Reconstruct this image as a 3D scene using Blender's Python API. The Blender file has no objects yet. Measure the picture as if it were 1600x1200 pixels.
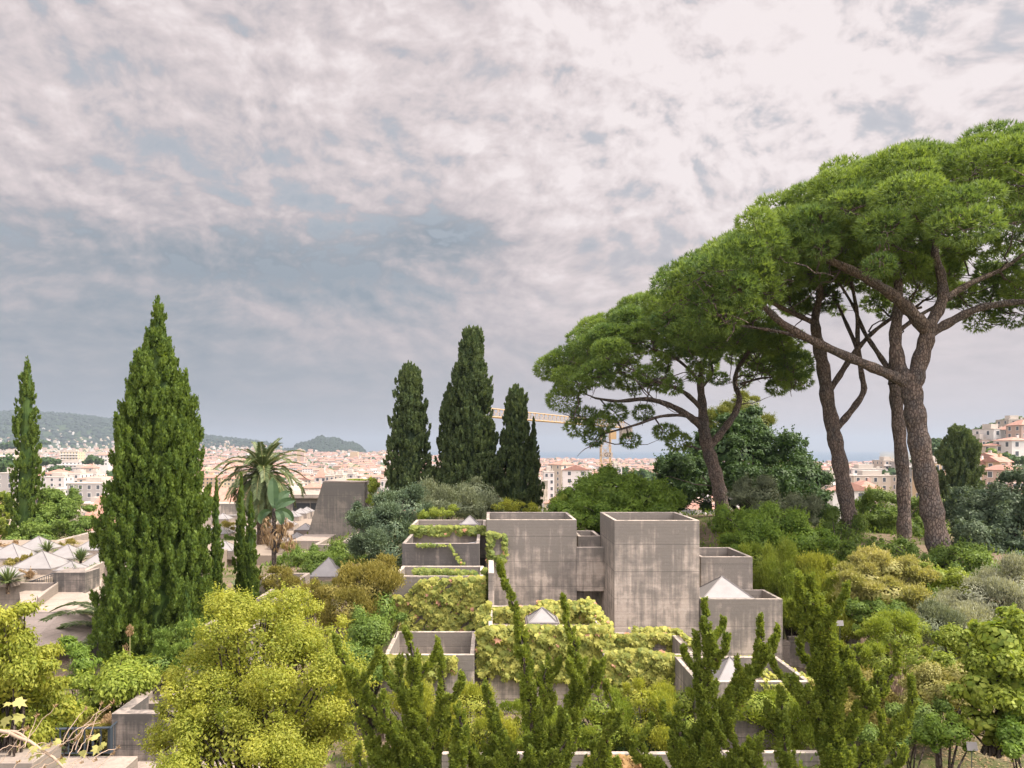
import bpy, bmesh, math, random
import numpy as np
rnd = random.Random(7)
R = np.random.default_rng(11)
sc = bpy.context.scene
COL = sc.collection
# ------------------------------------------------------------------ camera
CZ = 75.0                      # the camera stands 75 m above the sea
F = 1150.0                     # focal length in pixels of the 1600 px wide photograph
PX0, PY0 = 765.0, 700.0        # vanishing point of the level view axis
cam = bpy.data.cameras.new('camera')
cam.sensor_width = 36.0
cam.lens = 36.0 * F / 1600.0
cam.shift_x = 35.0 / 1600.0
cam.shift_y = 100.0 / 1600.0
cam.clip_start = 0.1
cam.clip_end = 60000.0
camo = bpy.data.objects.new('camera', cam)
COL.objects.link(camo)
camo.location = (0, 0, CZ)
camo.rotation_euler = (math.radians(90), 0, 0)
sc.camera = camo
# ------------------------------------------------------------------ light
SUN_EL, SUN_AZ = math.radians(50), math.radians(97)     # azimuth clockwise from the view direction (+Y)
sv = np.array([math.sin(SUN_AZ)*math.cos(SUN_EL), math.cos(SUN_AZ)*math.cos(SUN_EL), math.sin(SUN_EL)])
sl = bpy.data.lights.new('sun', 'SUN')
sl.energy = 4.6
sl.angle = math.radians(3.0)
sl.color = (1.0, 0.885, 0.745)
so = bpy.data.objects.new('sun', sl)
COL.objects.link(so)
import mathutils
so.rotation_euler = mathutils.Vector(-sv).to_track_quat('-Z', 'Y').to_euler()
sc.view_settings.view_transform = 'Standard'
sc.view_settings.look = 'None'
sc.view_settings.exposure = 0.62
sc.view_settings.gamma = 1.0
try: sc.view_settings.use_curve_mapping = False
except Exception: pass
cy = sc.cycles
cy.max_bounces = 6; cy.diffuse_bounces = 3; cy.glossy_bounces = 2; cy.transmission_bounces = 3
cy.transparent_max_bounces = 6; cy.volume_bounces = 0
cy.use_denoising = True
cy.sample_clamp_indirect = 4.0
cy.use_adaptive_sampling = True
cy.adaptive_threshold = 0.012
try:
    cy.volume_step_rate = 10
    cy.volume_max_steps = 16
except Exception: pass

# ------------------------------------------------------------------ node helper
class NT:
    def __init__(self, tree):
        self.t = tree; self.n = tree.nodes; self.l = tree.links
    def node(self, typ, **kw):
        nd = self.n.new(typ)
        ins = kw.pop('ins', {})
        for k, v in kw.items(): setattr(nd, k, v)
        for k, v in ins.items(): self.put(nd.inputs[k], v)
        return nd
    def put(self, sock, v):
        if hasattr(v, 'bl_idname') and 'Socket' in v.bl_idname: self.l.new(v, sock)
        elif isinstance(v, (tuple, list)) and len(v) == 3 and sock.type == 'RGBA': sock.default_value = (*v, 1)
        else: sock.default_value = v
    def m(self, op, a, b=None, c=None, clamp=False):
        nd = self.n.new('ShaderNodeMath'); nd.operation = op; nd.use_clamp = clamp
        self.put(nd.inputs[0], a)
        if b is not None: self.put(nd.inputs[1], b)
        if c is not None: self.put(nd.inputs[2], c)
        return nd.outputs[0]
    def mix(self, f, a, b, blend='MIX'):
        nd = self.n.new('ShaderNodeMix'); nd.data_type = 'RGBA'; nd.blend_type = blend
        self.put(nd.inputs[0], f); self.put(nd.inputs[6], a); self.put(nd.inputs[7], b)
        return nd.outputs[2]
    def ramp(self, f, stops, interp='LINEAR'):
        nd = self.n.new('ShaderNodeValToRGB'); cr = nd.color_ramp; cr.interpolation = interp
        while len(cr.elements) < len(stops): cr.elements.new(0.5)
        for e, (p, c) in zip(cr.elements, stops):
            e.position = p
            e.color = (c, c, c, 1) if isinstance(c, (int, float)) else (*c, 1)
        self.put(nd.inputs[0], f)
        return nd.outputs[0]
    def noise(self, vec, scale, detail=4, rough=0.55, dist=0.0, dim='3D'):
        nd = self.n.new('ShaderNodeTexNoise'); nd.noise_dimensions = dim
        self.put(nd.inputs['Vector'], vec)
        nd.inputs['Scale'].default_value = scale; nd.inputs['Detail'].default_value = detail
        nd.inputs['Roughness'].default_value = rough; nd.inputs['Distortion'].default_value = dist
        return nd.outputs['Fac']
    def mapv(self, vec, loc=(0,0,0), scale=(1,1,1), rot=(0,0,0)):
        nd = self.n.new('ShaderNodeMapping')
        self.put(nd.inputs['Vector'], vec)
        nd.inputs['Location'].default_value = loc; nd.inputs['Scale'].default_value = scale
        nd.inputs['Rotation'].default_value = rot
        return nd.outputs[0]

# ------------------------------------------------------------------ sky: physical sky seen through gaps of a broken cloud layer
world = bpy.data.worlds.new('World'); sc.world = world; world.use_nodes = True
w = NT(world.node_tree); w.n.clear()
gen = w.node('ShaderNodeTexCoord').outputs['Generated']
sep = w.node('ShaderNodeSeparateXYZ', ins={0: gen})
dx, dy, dz = sep.outputs
el = w.m('MAXIMUM', dz, 0.0)
zq = w.m('MULTIPLY', w.m('POWER', el, 0.72), 1.55)
pc = w.node('ShaderNodeCombineXYZ', ins={0: dx, 1: dy, 2: zq}).outputs[0]
# gentle warp so that the puffs are not regular
wn = w.node('ShaderNodeTexNoise'); w.put(wn.inputs['Vector'], pc); wn.inputs['Scale'].default_value = 3.0; wn.inputs['Detail'].default_value = 3
wv = w.node('ShaderNodeVectorMath', operation='MULTIPLY_ADD', ins={0: wn.outputs['Color'], 1: (0.16, 0.16, 0.12), 2: pc}).outputs[0]
def cloud(v):
    big = w.noise(w.mapv(v, (3.1, 1.7, 0)), 2.0, 3, 0.5)
    mid = w.noise(w.mapv(v, (0.3, 5.2, 0)), 6.2, 6, 0.6)
    pf = w.noise(w.mapv(v, (7.3, 0.2, 0)), 17.0, 4, 0.55)
    a = w.m('MULTIPLY', big, 0.55)
    a = w.m('MULTIPLY_ADD', mid, 0.85, a)
    return w.m('MULTIPLY_ADD', pf, 0.36, a)
c0 = cloud(wv)
c1 = cloud(w.node('ShaderNodeVectorMath', operation='ADD', ins={0: wv, 1: (0.012, 0.0, 0.016)}).outputs[0])
relief = w.m('SUBTRACT', c0, c1)
# image-like angles: azimuth tangent and elevation tangent
hy = w.m('SQRT', w.m('ADD', w.m('MULTIPLY', dx, dx), w.m('MULTIPLY', dy, dy)))
az = w.m('ARCTAN2', dx, dy)                 # radians, + to the right
et = w.m('DIVIDE', dz, w.m('MAXIMUM', hy, 0.001))
et = w.m('MINIMUM', et, 6.0)
def blob(a0, e0, ra, re, k=1.0):
    a = w.m('DIVIDE', w.m('SUBTRACT', az, a0), ra); e = w.m('DIVIDE', w.m('SUBTRACT', et, e0), re)
    d = w.m('ADD', w.m('MULTIPLY', a, a), w.m('MULTIPLY', e, e))
    return w.m('MULTIPLY', w.m('EXPONENT', w.m('MULTIPLY', d, -1.0)), k)
def smooth(x, a, b):
    nd = w.n.new('ShaderNodeMapRange'); nd.interpolation_type = 'SMOOTHSTEP'
    w.put(nd.inputs['Value'], x); nd.inputs['From Min'].default_value = a; nd.inputs['From Max'].default_value = b
    return nd.outputs[0]
# broad brightness of the deck: brighter up and to the right (towards the sun), blue-grey bank low on the left
deck = w.m('MULTIPLY_ADD', smooth(et, 0.0, 0.42), 0.38, 0.18)
deck = w.m('ADD', deck, w.m('MULTIPLY', smooth(az, -0.65, 0.55), 0.33))
for b_ in (blob(-0.28, 0.245, 0.30, 0.05, -0.36), blob(-0.06, 0.29, 0.10, 0.04, -0.42), blob(-0.66, 0.17, 0.35, 0.05, -0.08), blob(-0.25, 0.10, 0.5, 0.07, -0.06),
           blob(-0.60, 0.48, 0.22, 0.16, 0.12), blob(0.08, 0.185, 0.10, 0.035, 0.14), blob(0.30, 0.42, 0.3, 0.2, 0.12), blob(0.35, 0.06, 0.3, 0.08, 0.10), blob(-0.66, 0.55, 0.10, 0.10, -0.16)):
    deck = w.m('ADD', deck, b_)
nfac = w.m('SUBTRACT', c0, 0.88)
lowfade = smooth(et, 0.02, 0.30)
tex = w.m('MULTIPLY', nfac, w.m('MULTIPLY_ADD', lowfade, 0.78, 0.10))
rel = w.m('MULTIPLY', relief, w.m('MULTIPLY_ADD', lowfade, 1.8, 0.2))
fac = w.m('ADD', w.m('ADD', deck, tex), rel)
cl = w.ramp(fac, [(0.0, (0.18, 0.212, 0.248)), (0.20, (0.245, 0.258, 0.285)), (0.45, (0.36, 0.328, 0.342)), (0.72, (0.475, 0.42, 0.424)), (1.0, (0.60, 0.545, 0.545))])
skyn = w.node('ShaderNodeTexSky', sky_type='NISHITA', sun_disc=False, sun_elevation=SUN_EL, sun_rotation=SUN_AZ, air_density=1.2, dust_density=2.0)
sky_c = w.node('ShaderNodeVectorMath', operation='SCALE', ins={0: skyn.outputs[0], 'Scale': 0.1}).outputs[0]
gap = w.m('SUBTRACT', w.m('ADD', c0, w.m('MULTIPLY', relief, 1.5)), w.m('MULTIPLY', smooth(et, 0.12, 0.5), 0.03))
cover = smooth(gap, 0.58, 0.79)
cover = w.m('MAXIMUM', cover, w.m('SUBTRACT', 1.0, smooth(et, 0.15, 0.34)))
sky_h = w.mix(0.88, sky_c, (0.315, 0.34, 0.37))
colr = w.mix(w.m('MULTIPLY_ADD', cover, 0.62, 0.38), sky_h, cl)
# brighter towards the sun; overhead, sideways and behind, unseen sky raised as added fill
sund = w.node('ShaderNodeVectorMath', operation='DOT_PRODUCT', ins={0: gen, 1: tuple(float(a) for a in sv)}).outputs['Value']
glow = w.m('MULTIPLY_ADD', smooth(sund, 0.70, 1.0), 1.2, 1.0)
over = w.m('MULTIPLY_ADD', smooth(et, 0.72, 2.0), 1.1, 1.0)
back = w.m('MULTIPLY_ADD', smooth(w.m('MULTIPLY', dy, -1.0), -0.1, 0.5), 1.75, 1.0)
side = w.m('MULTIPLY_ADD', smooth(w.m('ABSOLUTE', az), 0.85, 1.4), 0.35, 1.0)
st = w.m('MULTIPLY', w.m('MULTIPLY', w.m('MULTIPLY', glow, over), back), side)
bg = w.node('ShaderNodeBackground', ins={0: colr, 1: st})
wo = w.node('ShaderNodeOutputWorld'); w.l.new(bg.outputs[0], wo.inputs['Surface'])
world.cycles.sampling_method = 'MANUAL'
world.cycles.sample_map_resolution = 512

# ------------------------------------------------------------------ object helpers
def put(o, parent=None, label=None, cat=None, group=None, kind=None):
    if o.name not in COL.objects: COL.objects.link(o)
    if parent is not None: o.parent = parent
    if label: o['label'] = label
    if cat: o['category'] = cat
    if group: o['group'] = group
    if kind: o['kind'] = kind
    return o
def empty(name, loc=(0,0,0), label=None, cat=None, group=None):
    o = bpy.data.objects.new(name, None)
    o.empty_display_size = 0.3
    put(o, None, label, cat, group)
    o.location = loc
    return o
def at(px, py, Y):
    return np.array([(px-PX0)/F*Y, Y, CZ-(py-PY0)/F*Y])
def X_(px, Y): return (px-PX0)/F*Y
def Z_(py, Y): return CZ-(py-PY0)/F*Y

class MB:
    """collects faces; build() links them as ONE mesh object"""
    def __init__(self):
        self.v = []; self.f = []; self.mi = []; self.n = 0; self.tint = []
    def add(self, v, f, mi=0, tint=None):
        v = np.asarray(v, float).reshape(-1, 3)
        base = self.n
        self.v.append(v); self.n += len(v)
        if isinstance(f, np.ndarray):
            self.f.append(('a', f+base)); k = len(f)
        else:
            self.f.append(('l', [[i+base for i in q] for q in f])); k = len(f)
        self.mi.append(np.full(k, mi, np.int32) if np.isscalar(mi) else np.asarray(mi, np.int32))
        self.tint.append(np.full(k, 0.5 if tint is None else tint, np.float32) if (tint is None or np.isscalar(tint)) else np.asarray(tint, np.float32))
        return self
    def box(self, x0, x1, y0, y1, z0, z1, mi=0, tint=None):
        v = [(x0,y0,z0),(x1,y0,z0),(x1,y1,z0),(x0,y1,z0),(x0,y0,z1),(x1,y0,z1),(x1,y1,z1),(x0,y1,z1)]
        f = [(0,3,2,1),(4,5,6,7),(0,1,5,4),(1,2,6,5),(2,3,7,6),(3,0,4,7)]
        return self.add(v, f, mi, tint)
    def hexa(self, low, top, mi=0):
        v = list(low)+list(top)
        f = [(0,3,2,1),(4,5,6,7),(0,1,5,4),(1,2,6,5),(2,3,7,6),(3,0,4,7)]
        return self.add(v, f, mi)
    def tube(self, pts, rad, sides=8, mi=0, wob=0.0, cap=True):
        pts = np.asarray(pts, float); n = len(pts)
        rad = np.broadcast_to(np.asarray(rad, float), (n,))
        t = np.gradient(pts, axis=0); t /= np.linalg.norm(t, axis=1)[:,None]+1e-9
        up = np.array([0,0,1.0]) if abs(t[0][2]) < 0.9 else np.array([1.0,0,0])
        a = np.cross(t[0], up); a /= np.linalg.norm(a)
        V = []
        th = np.linspace(0, 2*np.pi, sides, endpoint=False)
        for i in range(n):
            a = a - t[i]*np.dot(a, t[i]); a /= np.linalg.norm(a)+1e-9
            b = np.cross(t[i], a)
            rr = rad[i]*(1+wob*(R.random(sides)-0.5))
            V.append(pts[i]+rr[:,None]*(np.cos(th)[:,None]*a+np.sin(th)[:,None]*b))
        V = np.concatenate(V)
        i = np.arange(n-1)[:,None]*sides; j = np.arange(sides)[None,:]; j2 = (j+1)%sides
        Fq = np.stack([i+j, i+j2, i+sides+j2, i+sides+j], -1).reshape(-1,4)
        self.add(V, Fq, mi)
        if cap:
            self.add(V[-sides:], [list(range(sides))], mi)
            self.add(V[:sides], [list(range(sides))[::-1]], mi)
        return self
    def build(self, name, mats, parent=None, smooth=False, label=None, cat=None, group=None, kind=None, bevel=0, origin=None):
        me = bpy.data.meshes.new(name)
        V = np.concatenate(self.v)
        if origin is not None: V = V - np.asarray(origin, float)
        loops = []; starts = []; s = 0; tot = []
        for typ, f in self.f:
            if typ == 'a':
                loops.append(f.reshape(-1).astype(np.int32)); k = f.shape[1]
                starts.append(s+np.arange(len(f))*k); tot.append(np.full(len(f), k)); s += f.size
            else:
                for q in f:
                    loops.append(np.array(q, np.int32)); starts.append(np.array([s])); tot.append(np.array([len(q)])); s += len(q)
        loops = np.concatenate(loops); starts = np.concatenate(starts).astype(np.int32); tot = np.concatenate(tot)
        me.vertices.add(len(V)); me.vertices.foreach_set('co', V.astype(np.float32).ravel())
        me.loops.add(len(loops)); me.loops.foreach_set('vertex_index', loops)
        me.polygons.add(len(starts)); me.polygons.foreach_set('loop_start', starts)
        me.polygons.foreach_set('material_index', np.concatenate(self.mi))
        me.polygons.foreach_set('use_smooth', np.full(len(starts), bool(smooth)))
        me.update(calc_edges=True)
        at_ = me.attributes.new('tint', 'FLOAT', 'FACE'); at_.data.foreach_set('value', np.concatenate(self.tint))
        for m_ in (mats if isinstance(mats, (list, tuple)) else [mats]): me.materials.append(m_)
        o = bpy.data.objects.new(name, me)
        put(o, parent, label, cat, group, kind)
        if origin is not None: o.location = tuple(float(a) for a in origin)
        if bevel:
            md = o.modifiers.new('bevel', 'BEVEL'); md.width = bevel; md.segments = 1; md.limit_method = 'ANGLE'
        return o

# ------------------------------------------------------------------ materials
def newmat(name):
    m = bpy.data.materials.new(name); m.use_nodes = True
    t = NT(m.node_tree); t.n.clear()
    out = t.node('ShaderNodeOutputMaterial')
    return m, t, out
def simple(name, col, rough=0.8, var=0.12, scale=3.0, metal=0.0, bump=0.0, spec=0.3):
    m, t, out = newmat(name)
    geo = t.node('ShaderNodeNewGeometry').outputs['Position']
    n = t.noise(geo, scale, 4, 0.6)
    f = t.m('MULTIPLY_ADD', n, 2*var, 1-var)
    c = t.mix(1.0, col, t.node('ShaderNodeCombineColor', ins={0: f, 1: f, 2: f}).outputs[0], 'MULTIPLY')
    b = t.node('ShaderNodeBsdfPrincipled', ins={'Base Color': c, 'Roughness': rough, 'Metallic': metal, 'Specular IOR Level': spec})
    if bump:
        bp = t.node('ShaderNodeBump', ins={'Strength': bump, 'Distance': 0.02, 'Height': n}); t.l.new(bp.outputs[0], b.inputs['Normal'])
    t.l.new(b.outputs[0], out.inputs[0])
    return m
def leafmat(name, c_lo, c_hi, trans=0.35, trans_c=None, rough=0.55, spec=0.25, c_acc=None, acc=0.93):
    """leaf colours vary per leaf (tint) and in patches along the plant"""
    m, t, out = newmat(name)
    a = t.node('ShaderNodeAttribute', attribute_name='tint').outputs['Fac']
    geo = t.node('ShaderNodeNewGeometry').outputs['Position']
    n = t.noise(geo, 1.3, 2, 0.5)
    f = t.m('MULTIPLY_ADD', n, 0.7, t.m('MULTIPLY_ADD', a, 0.75, -0.22), clamp=True)
    c = t.mix(f, c_lo, c_hi)
    if c_acc is not None:
        k = t.m('GREATER_THAN', a, acc)
        c = t.mix(k, c, c_acc)
    p = t.node('ShaderNodeBsdfPrincipled', ins={'Base Color': c, 'Roughness': rough, 'Specular IOR Level': spec})
    tc = t.mix(1.0, c, trans_c or (1.25, 1.2, 0.6), 'MULTIPLY')
    tr = t.node('ShaderNodeBsdfTranslucent', ins={'Color': tc})
    mx = t.node('ShaderNodeMixShader', ins={0: trans, 1: p.outputs[0], 2: tr.outputs[0]})
    t.l.new(mx.outputs[0], out.inputs[0])
    return m
def concretemat(name, base, dark, board=True, streak=0.75, warm=(1,1,1)):
    m, t, out = newmat(name)
    geo = t.node('ShaderNodeNewGeometry'); pos = geo.outputs['Position']
    gz = t.node('ShaderNodeSeparateXYZ', ins={0: t.node('ShaderNodeTexCoord').outputs['Generated']}).outputs[2]
    px = t.node('ShaderNodeSeparateXYZ', ins={0: pos})
    big = t.noise(pos, 0.7, 5, 0.65, 0.4)
    fine = t.noise(pos, 9.0, 6, 0.7)
    speck = t.noise(pos, 34.0, 3, 0.7)
    st1 = t.noise(t.mapv(pos, scale=(5.0, 5.0, 0.35)), 1.0, 5, 0.62)
    blot = t.noise(t.mapv(pos, (4, 2, 9), (1, 1, 1.7)), 0.85, 7, 0.62, 0.25)
    # weather stain: strongest under the coping, running down in streaks
    topw = t.m('POWER', gz, 2.6)
    s = t.m('ADD', t.m('MULTIPLY_ADD', st1, 1.2, -0.09), t.m('MULTIPLY', topw, 0.44))
    s = t.m('ADD', s, t.m('MULTIPLY', t.m('SUBTRACT', blot, 0.5), 1.25))
    nz = t.node('ShaderNodeSeparateXYZ', ins={0: geo.outputs['Normal']}).outputs[2]
    upf = t.m('GREATER_THAN', nz, 0.7)
    s = t.m('SUBTRACT', s, t.m('MULTIPLY', upf, 0.44))
    sf = t.m('MULTIPLY', t.ramp(s, [(0.46, 0.0), (0.62, 0.6), (0.80, 1.0)]), streak)
    c = t.mix(big, tuple(b*0.78 for b in base), tuple(min(1, b*1.2) for b in base))
    c = t.mix(t.ramp(fine, [(0.35, 0.0), (0.7, 1.0)]), t.mix(1.0, c, (0.86, 0.84, 0.82), 'MULTIPLY'), c)
    c = t.mix(sf, c, dark)
    c = t.mix(t.ramp(speck, [(0.66, 0.0), (0.74, 0.5)]), c, tuple(min(1, b*1.55) for b in base))
    c = t.mix(t.ramp(t.noise(t.mapv(pos, (1,1,1)), 24.0, 2, 0.5), [(0.69, 0.0), (0.74, 0.8)]), c, tuple(b*0.45 for b in dark))
    zb = t.m('MULTIPLY', px.outputs[2], 1/0.13 if board else 1/0.9)
    fr = t.m('FRACT', t.m('ADD', zb, t.m('MULTIPLY', t.noise(pos, 0.5, 2), 0.12)))
    line = t.ramp(fr, [(0.0, 1.0), (0.05, 0.0), (0.95, 0.0), (1.0, 1.0)])
    bn = t.node('ShaderNodeTexWhiteNoise', noise_dimensions='1D', ins={'W': t.m('FLOOR', zb)}).outputs['Value']
    c = t.mix(t.m('MULTIPLY', bn, 0.16), c, dark)
    # day joints, 0.9 m apart
    fj = t.m('FRACT', t.m('MULTIPLY', px.outputs[2], 1/1.02))
    jl = t.ramp(t.m('ADD', fj, t.m('MULTIPLY', t.m('SUBTRACT', fine, 0.5), 0.02)), [(0.0, 0.7), (0.022, 0.0), (0.985, 0.0), (1.0, 0.7)])
    c = t.mix(jl, c, tuple(b*0.6 for b in dark))
    c = t.mix(t.m('MULTIPLY', line, 0.4), c, tuple(b*0.7 for b in dark))
    h = t.m('ADD', t.m('MULTIPLY', fine, 0.6), t.m('MULTIPLY', t.m('SUBTRACT', 1.0, line), 0.5))
    bp = t.node('ShaderNodeBump', ins={'Strength': 0.5, 'Distance': 0.03, 'Height': h})
    b = t.node('ShaderNodeBsdfPrincipled', ins={'Base Color': c, 'Roughness': 0.9, 'Specular IOR Level': 0.2, 'Normal': bp.outputs[0]})
    t.l.new(b.outputs[0], out.inputs[0])
    return m
M = {}
M['conc'] = concretemat('weathered_concrete', (0.50, 0.435, 0.37), (0.11, 0.106, 0.096))
M['conc_dark'] = concretemat('dark_concrete', (0.33, 0.285, 0.25), (0.07, 0.068, 0.065), streak=0.9)
M['conc_pale'] = concretemat('pale_concrete', (0.36, 0.305, 0.26), (0.15, 0.137, 0.122), streak=0.5)
M['conc_tower'] = concretemat('grid_cast_concrete', (0.235, 0.212, 0.18), (0.10, 0.096, 0.088), streak=0.8)
M['glass_white'] = simple('fibreglass_skylight', (0.235, 0.225, 0.218), 0.4, 0.25, 2.6)
M['zinc'] = simple('skylight_flashing', (0.15, 0.14, 0.135), 0.5, 0.1)
M['gravel'] = simple('roof_gravel', (0.23, 0.19, 0.15), 0.95, 0.25, 14.0)
M['rail'] = simple('dark_steel', (0.035, 0.05, 0.065), 0.5, 0.1, spec=0.5)
M['pipe'] = simple('grey_pipe', (0.42, 0.42, 0.41), 0.4, 0.1)
M['dark_in'] = simple('dark_interior', (0.03, 0.032, 0.035), 0.6)
# ------------------------------------------------------------------ terrain heights (relative to the camera)
def interp(x, pts): return np.interp(x, [p[0] for p in pts], [p[1] for p in pts])
NEAR = [  # px, Y, z
 (-200,6,-6.5),(400,6,-6.5),(900,6,-6.5),(1400,6,-6.4),(2000,6,-6.0),
 (0,19,-9.0),(230,19,-8.6),(500,16,-8.8),(800,17,-8.6),(1000,18,-8.4),(1200,17,-8.0),(1330,15,-7.3),(1480,17,-6.95),(1600,17,-6.9),(2000,17,-6.5),
 (800,21,-8.0),(1000,21,-8.0),(1200,20.5,-8.0),(600,21,-8.8),
 (100,27,-10.2),(250,32,-9.6),(450,30,-9.0),(50,38,-9.0),(600,30,-9.0),(900,30,-8.5),(1300,28,-9.0),(1400,27,-8.0),
 (1500,26,-7.0),(1600,30,-6.8),(1470,36,-5.8),(1412,40,-5.5),(1330,42,-4.8),(1128,50,-4.6),(1200,36,-5.5),(1300,34,-6.0),
 (850,38,-6.0),(950,40,-6.0),(700,38,-6.0),(650,50,-5.2),(740,55,-4.6),(820,55,-4.8),(960,55,-5.5),(560,45,-7.0),
 (400,50,-8.0),(300,60,-7.6),(150,60,-8.0),(30,60,-7.6),(0,80,-12),(400,80,-12),(800,80,-9),(1200,80,-8),(1600,60,-6.5),(1600,80,-8),(2000,60,-5)]
_nx = np.array([X_(p[0], p[1]) for p in NEAR]); _ny = np.array([p[1] for p in NEAR]); _nz = np.array([p[2] for p in NEAR])
ZC = [(-1500,10),(-500,-12),(0,-14),(200,-22),(330,-28),(450,-32),(600,-34),(680,-55),(760,-66),(1050,-66),(1300,-68),(3000,-68)]
ZR = [(-1500,230),(-400,215),(0,205),(60,204),(110,190),(185,158),(260,104),(320,66),(360,48),(420,22),(450,-10),(560,-62),(700,-85),(3000,-85)]
YC = [(-2000,9000),(300,9000),(420,4300),(640,3900),(850,3600),(1100,3200),(1300,2350),(3000,2100)]
HR = [(0,-70),(1360,-62),(1430,-45),(1475,-18),(1530,-4),(1560,6),(1600,13),(1700,22),(2000,30),(4000,30)]
def sst(x, a, b):
    t = np.clip((x-a)/(b-a), 0, 1); return t*t*(3-2*t)
def ground(x, y):
    x = np.asarray(x, float); y = np.asarray(y, float)
    sh = np.broadcast(x, y).shape
    xf = np.broadcast_to(x, sh).ravel(); yf = np.broadcast_to(y, sh).ravel()
    d2 = (xf[:,None]-_nx)**2+((yf[:,None]-_ny))**2+0.5
    wgt = 1/d2**1.5
    near = (wgt*_nz).sum(1)/wgt.sum(1)
    yy = np.maximum(yf, 1.0)
    px = np.where(yf > 1, PX0+F*xf/yy, np.where(xf > 0, 3000, -1500))
    px = np.clip(px, -1500, 3000)
    zc = interp(px, ZC); zr = interp(px, ZR); yc = interp(px, YC)
    t1 = np.clip((yf-900)/2400, 0, 1)**1.6
    base = interp(yf, [(0,-42),(300,-42),(800,-48),(1600,-58),(9000,-60)])
    far = base+(zc-base)*t1
    t2 = sst(yf, 3200, 4400)
    mount = far+(zr-far)*t2
    lim = sst(yf, 5200, 7500)
    mount = mount*(1-lim)+(-90)*lim
    far = np.where(zr > -60, mount, far)
    coast = sst(yf, yc, yc+90)
    far = np.where(px > 420, far*(1-coast)+(-88)*coast, far)
    # castle hill
    hx = (px-512)/58.0
    prof = np.clip(1-np.abs(hx)**2.6, 0, 1)**0.6*(1+0.10*np.sin(px*0.09)+0.06*np.sin(px*0.23))
    hill = -40+76*prof*np.exp(-((yf-3650)/330)**2)
    far = np.where((prof > 0) & (yf > 2700) & (yf < 4600), np.maximum(far, hill), far)
    # houses' hill on the right
    hr = interp(px, HR)
    up = sst(yf, 120, 360); dn = 1-sst(yf, 420, 900)
    far2 = np.where(hr > -58, np.maximum(far, -60+(hr+60)*up*dn), far)
    mid = -42*sst(yf, 60, 260)-8*(1-sst(yf, 60, 260))
    mid = np.where(hr > -58, np.maximum(mid, -60+(hr+60)*up), mid)
    a = sst(yf, 55, 95); b = sst(yf, 200, 500)
    z = near*(1-a)+mid*a
    z = z*(1-b)+far2*b
    rr = np.hypot(xf, yf)
    z = np.where(yf < 0, -6.5-0.0*rr, z)
    return z.reshape(sh)
def gz(x, y): return float(ground(np.array([x]), np.array([y]))[0])+CZ

# ground sheet: polar grid around the camera, finer in the view
th = np.concatenate([np.radians(np.arange(-45, 50, 0.28)), np.radians(np.arange(50, 315, 5.0))])
rad = np.concatenate([[0.5], np.geomspace(2, 90, 60), np.geomspace(94, 6500, 120), [9000, 15500]])
TT, RR = np.meshgrid(th, rad)
gx = RR*np.sin(TT); gy = RR*np.cos(TT)
gzv = ground(gx, gy)+CZ
bump = (np.sin(gx*0.9+np.sin(gy*0.7))*np.sin(gy*0.8)*0.06)*(RR < 90)
forest = np.clip((RR-2500)/600, 0, 1)*(R.random(RR.shape)**2)*7*(gzv > 62)
gzv = gzv+bump+forest
V = np.stack([gx, gy, gzv], -1).reshape(-1, 3)
nr, nt = RR.shape
i = np.arange(nr-1)[:,None]*nt; j = np.arange(nt)[None,:]; j2 = (j+1)%nt
Fg = np.stack([i+j2, i+j, i+nt+j, i+nt+j2], -1).reshape(-1, 4)
m, t, out = newmat('ground_soil')
geo = t.node('ShaderNodeNewGeometry').outputs['Position']
dist = t.node('ShaderNodeVectorMath', operation='LENGTH', ins={0: t.mapv(geo, (0,0,-CZ))}).outputs['Value']
n1 = t.noise(geo, 0.45, 6, 0.7); n2 = t.noise(geo, 7.0, 6, 0.75)
soil = t.mix(n2, (0.09, 0.065, 0.045), (0.30, 0.225, 0.17))
gr = t.mix(n2, (0.03, 0.05, 0.015), (0.10, 0.12, 0.035))
nearc = t.mix(t.ramp(n1, [(0.42, 0.0), (0.6, 1.0)]), soil, gr)
n3 = t.noise(geo, 0.02, 6, 0.75)
farc = t.mix(t.ramp(n3, [(0.4, 0.0), (0.62, 1.0)]), (0.022, 0.042, 0.018), (0.05, 0.07, 0.03))
cityc = t.mix(t.noise(geo, 0.03, 5, 0.8), (0.06, 0.08, 0.04), (0.30, 0.25, 0.2))
zz = t.node('ShaderNodeSeparateXYZ', ins={0: geo}).outputs[2]
hf = t.ramp(t.m('DIVIDE', zz, 200.0), [(0.27, 0.0), (0.34, 1.0)])
cf = t.mix(hf, cityc, farc)
c = t.mix(t.ramp(t.m('DIVIDE', dist, 300.0), [(0.3, 0.0), (0.5, 1.0)]), nearc, cf)
bp = t.node('ShaderNodeBump', ins={'Strength': 0.8, 'Distance': 0.06, 'Height': n2})
b = t.node('ShaderNodeBsdfPrincipled', ins={'Base Color': c, 'Roughness': 0.95, 'Specular IOR Level': 0.1, 'Normal': bp.outputs[0]})
t.l.new(b.outputs[0], out.inputs[0])
MB().add(V, Fg).build('ground', m, smooth=True, kind='structure')
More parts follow.
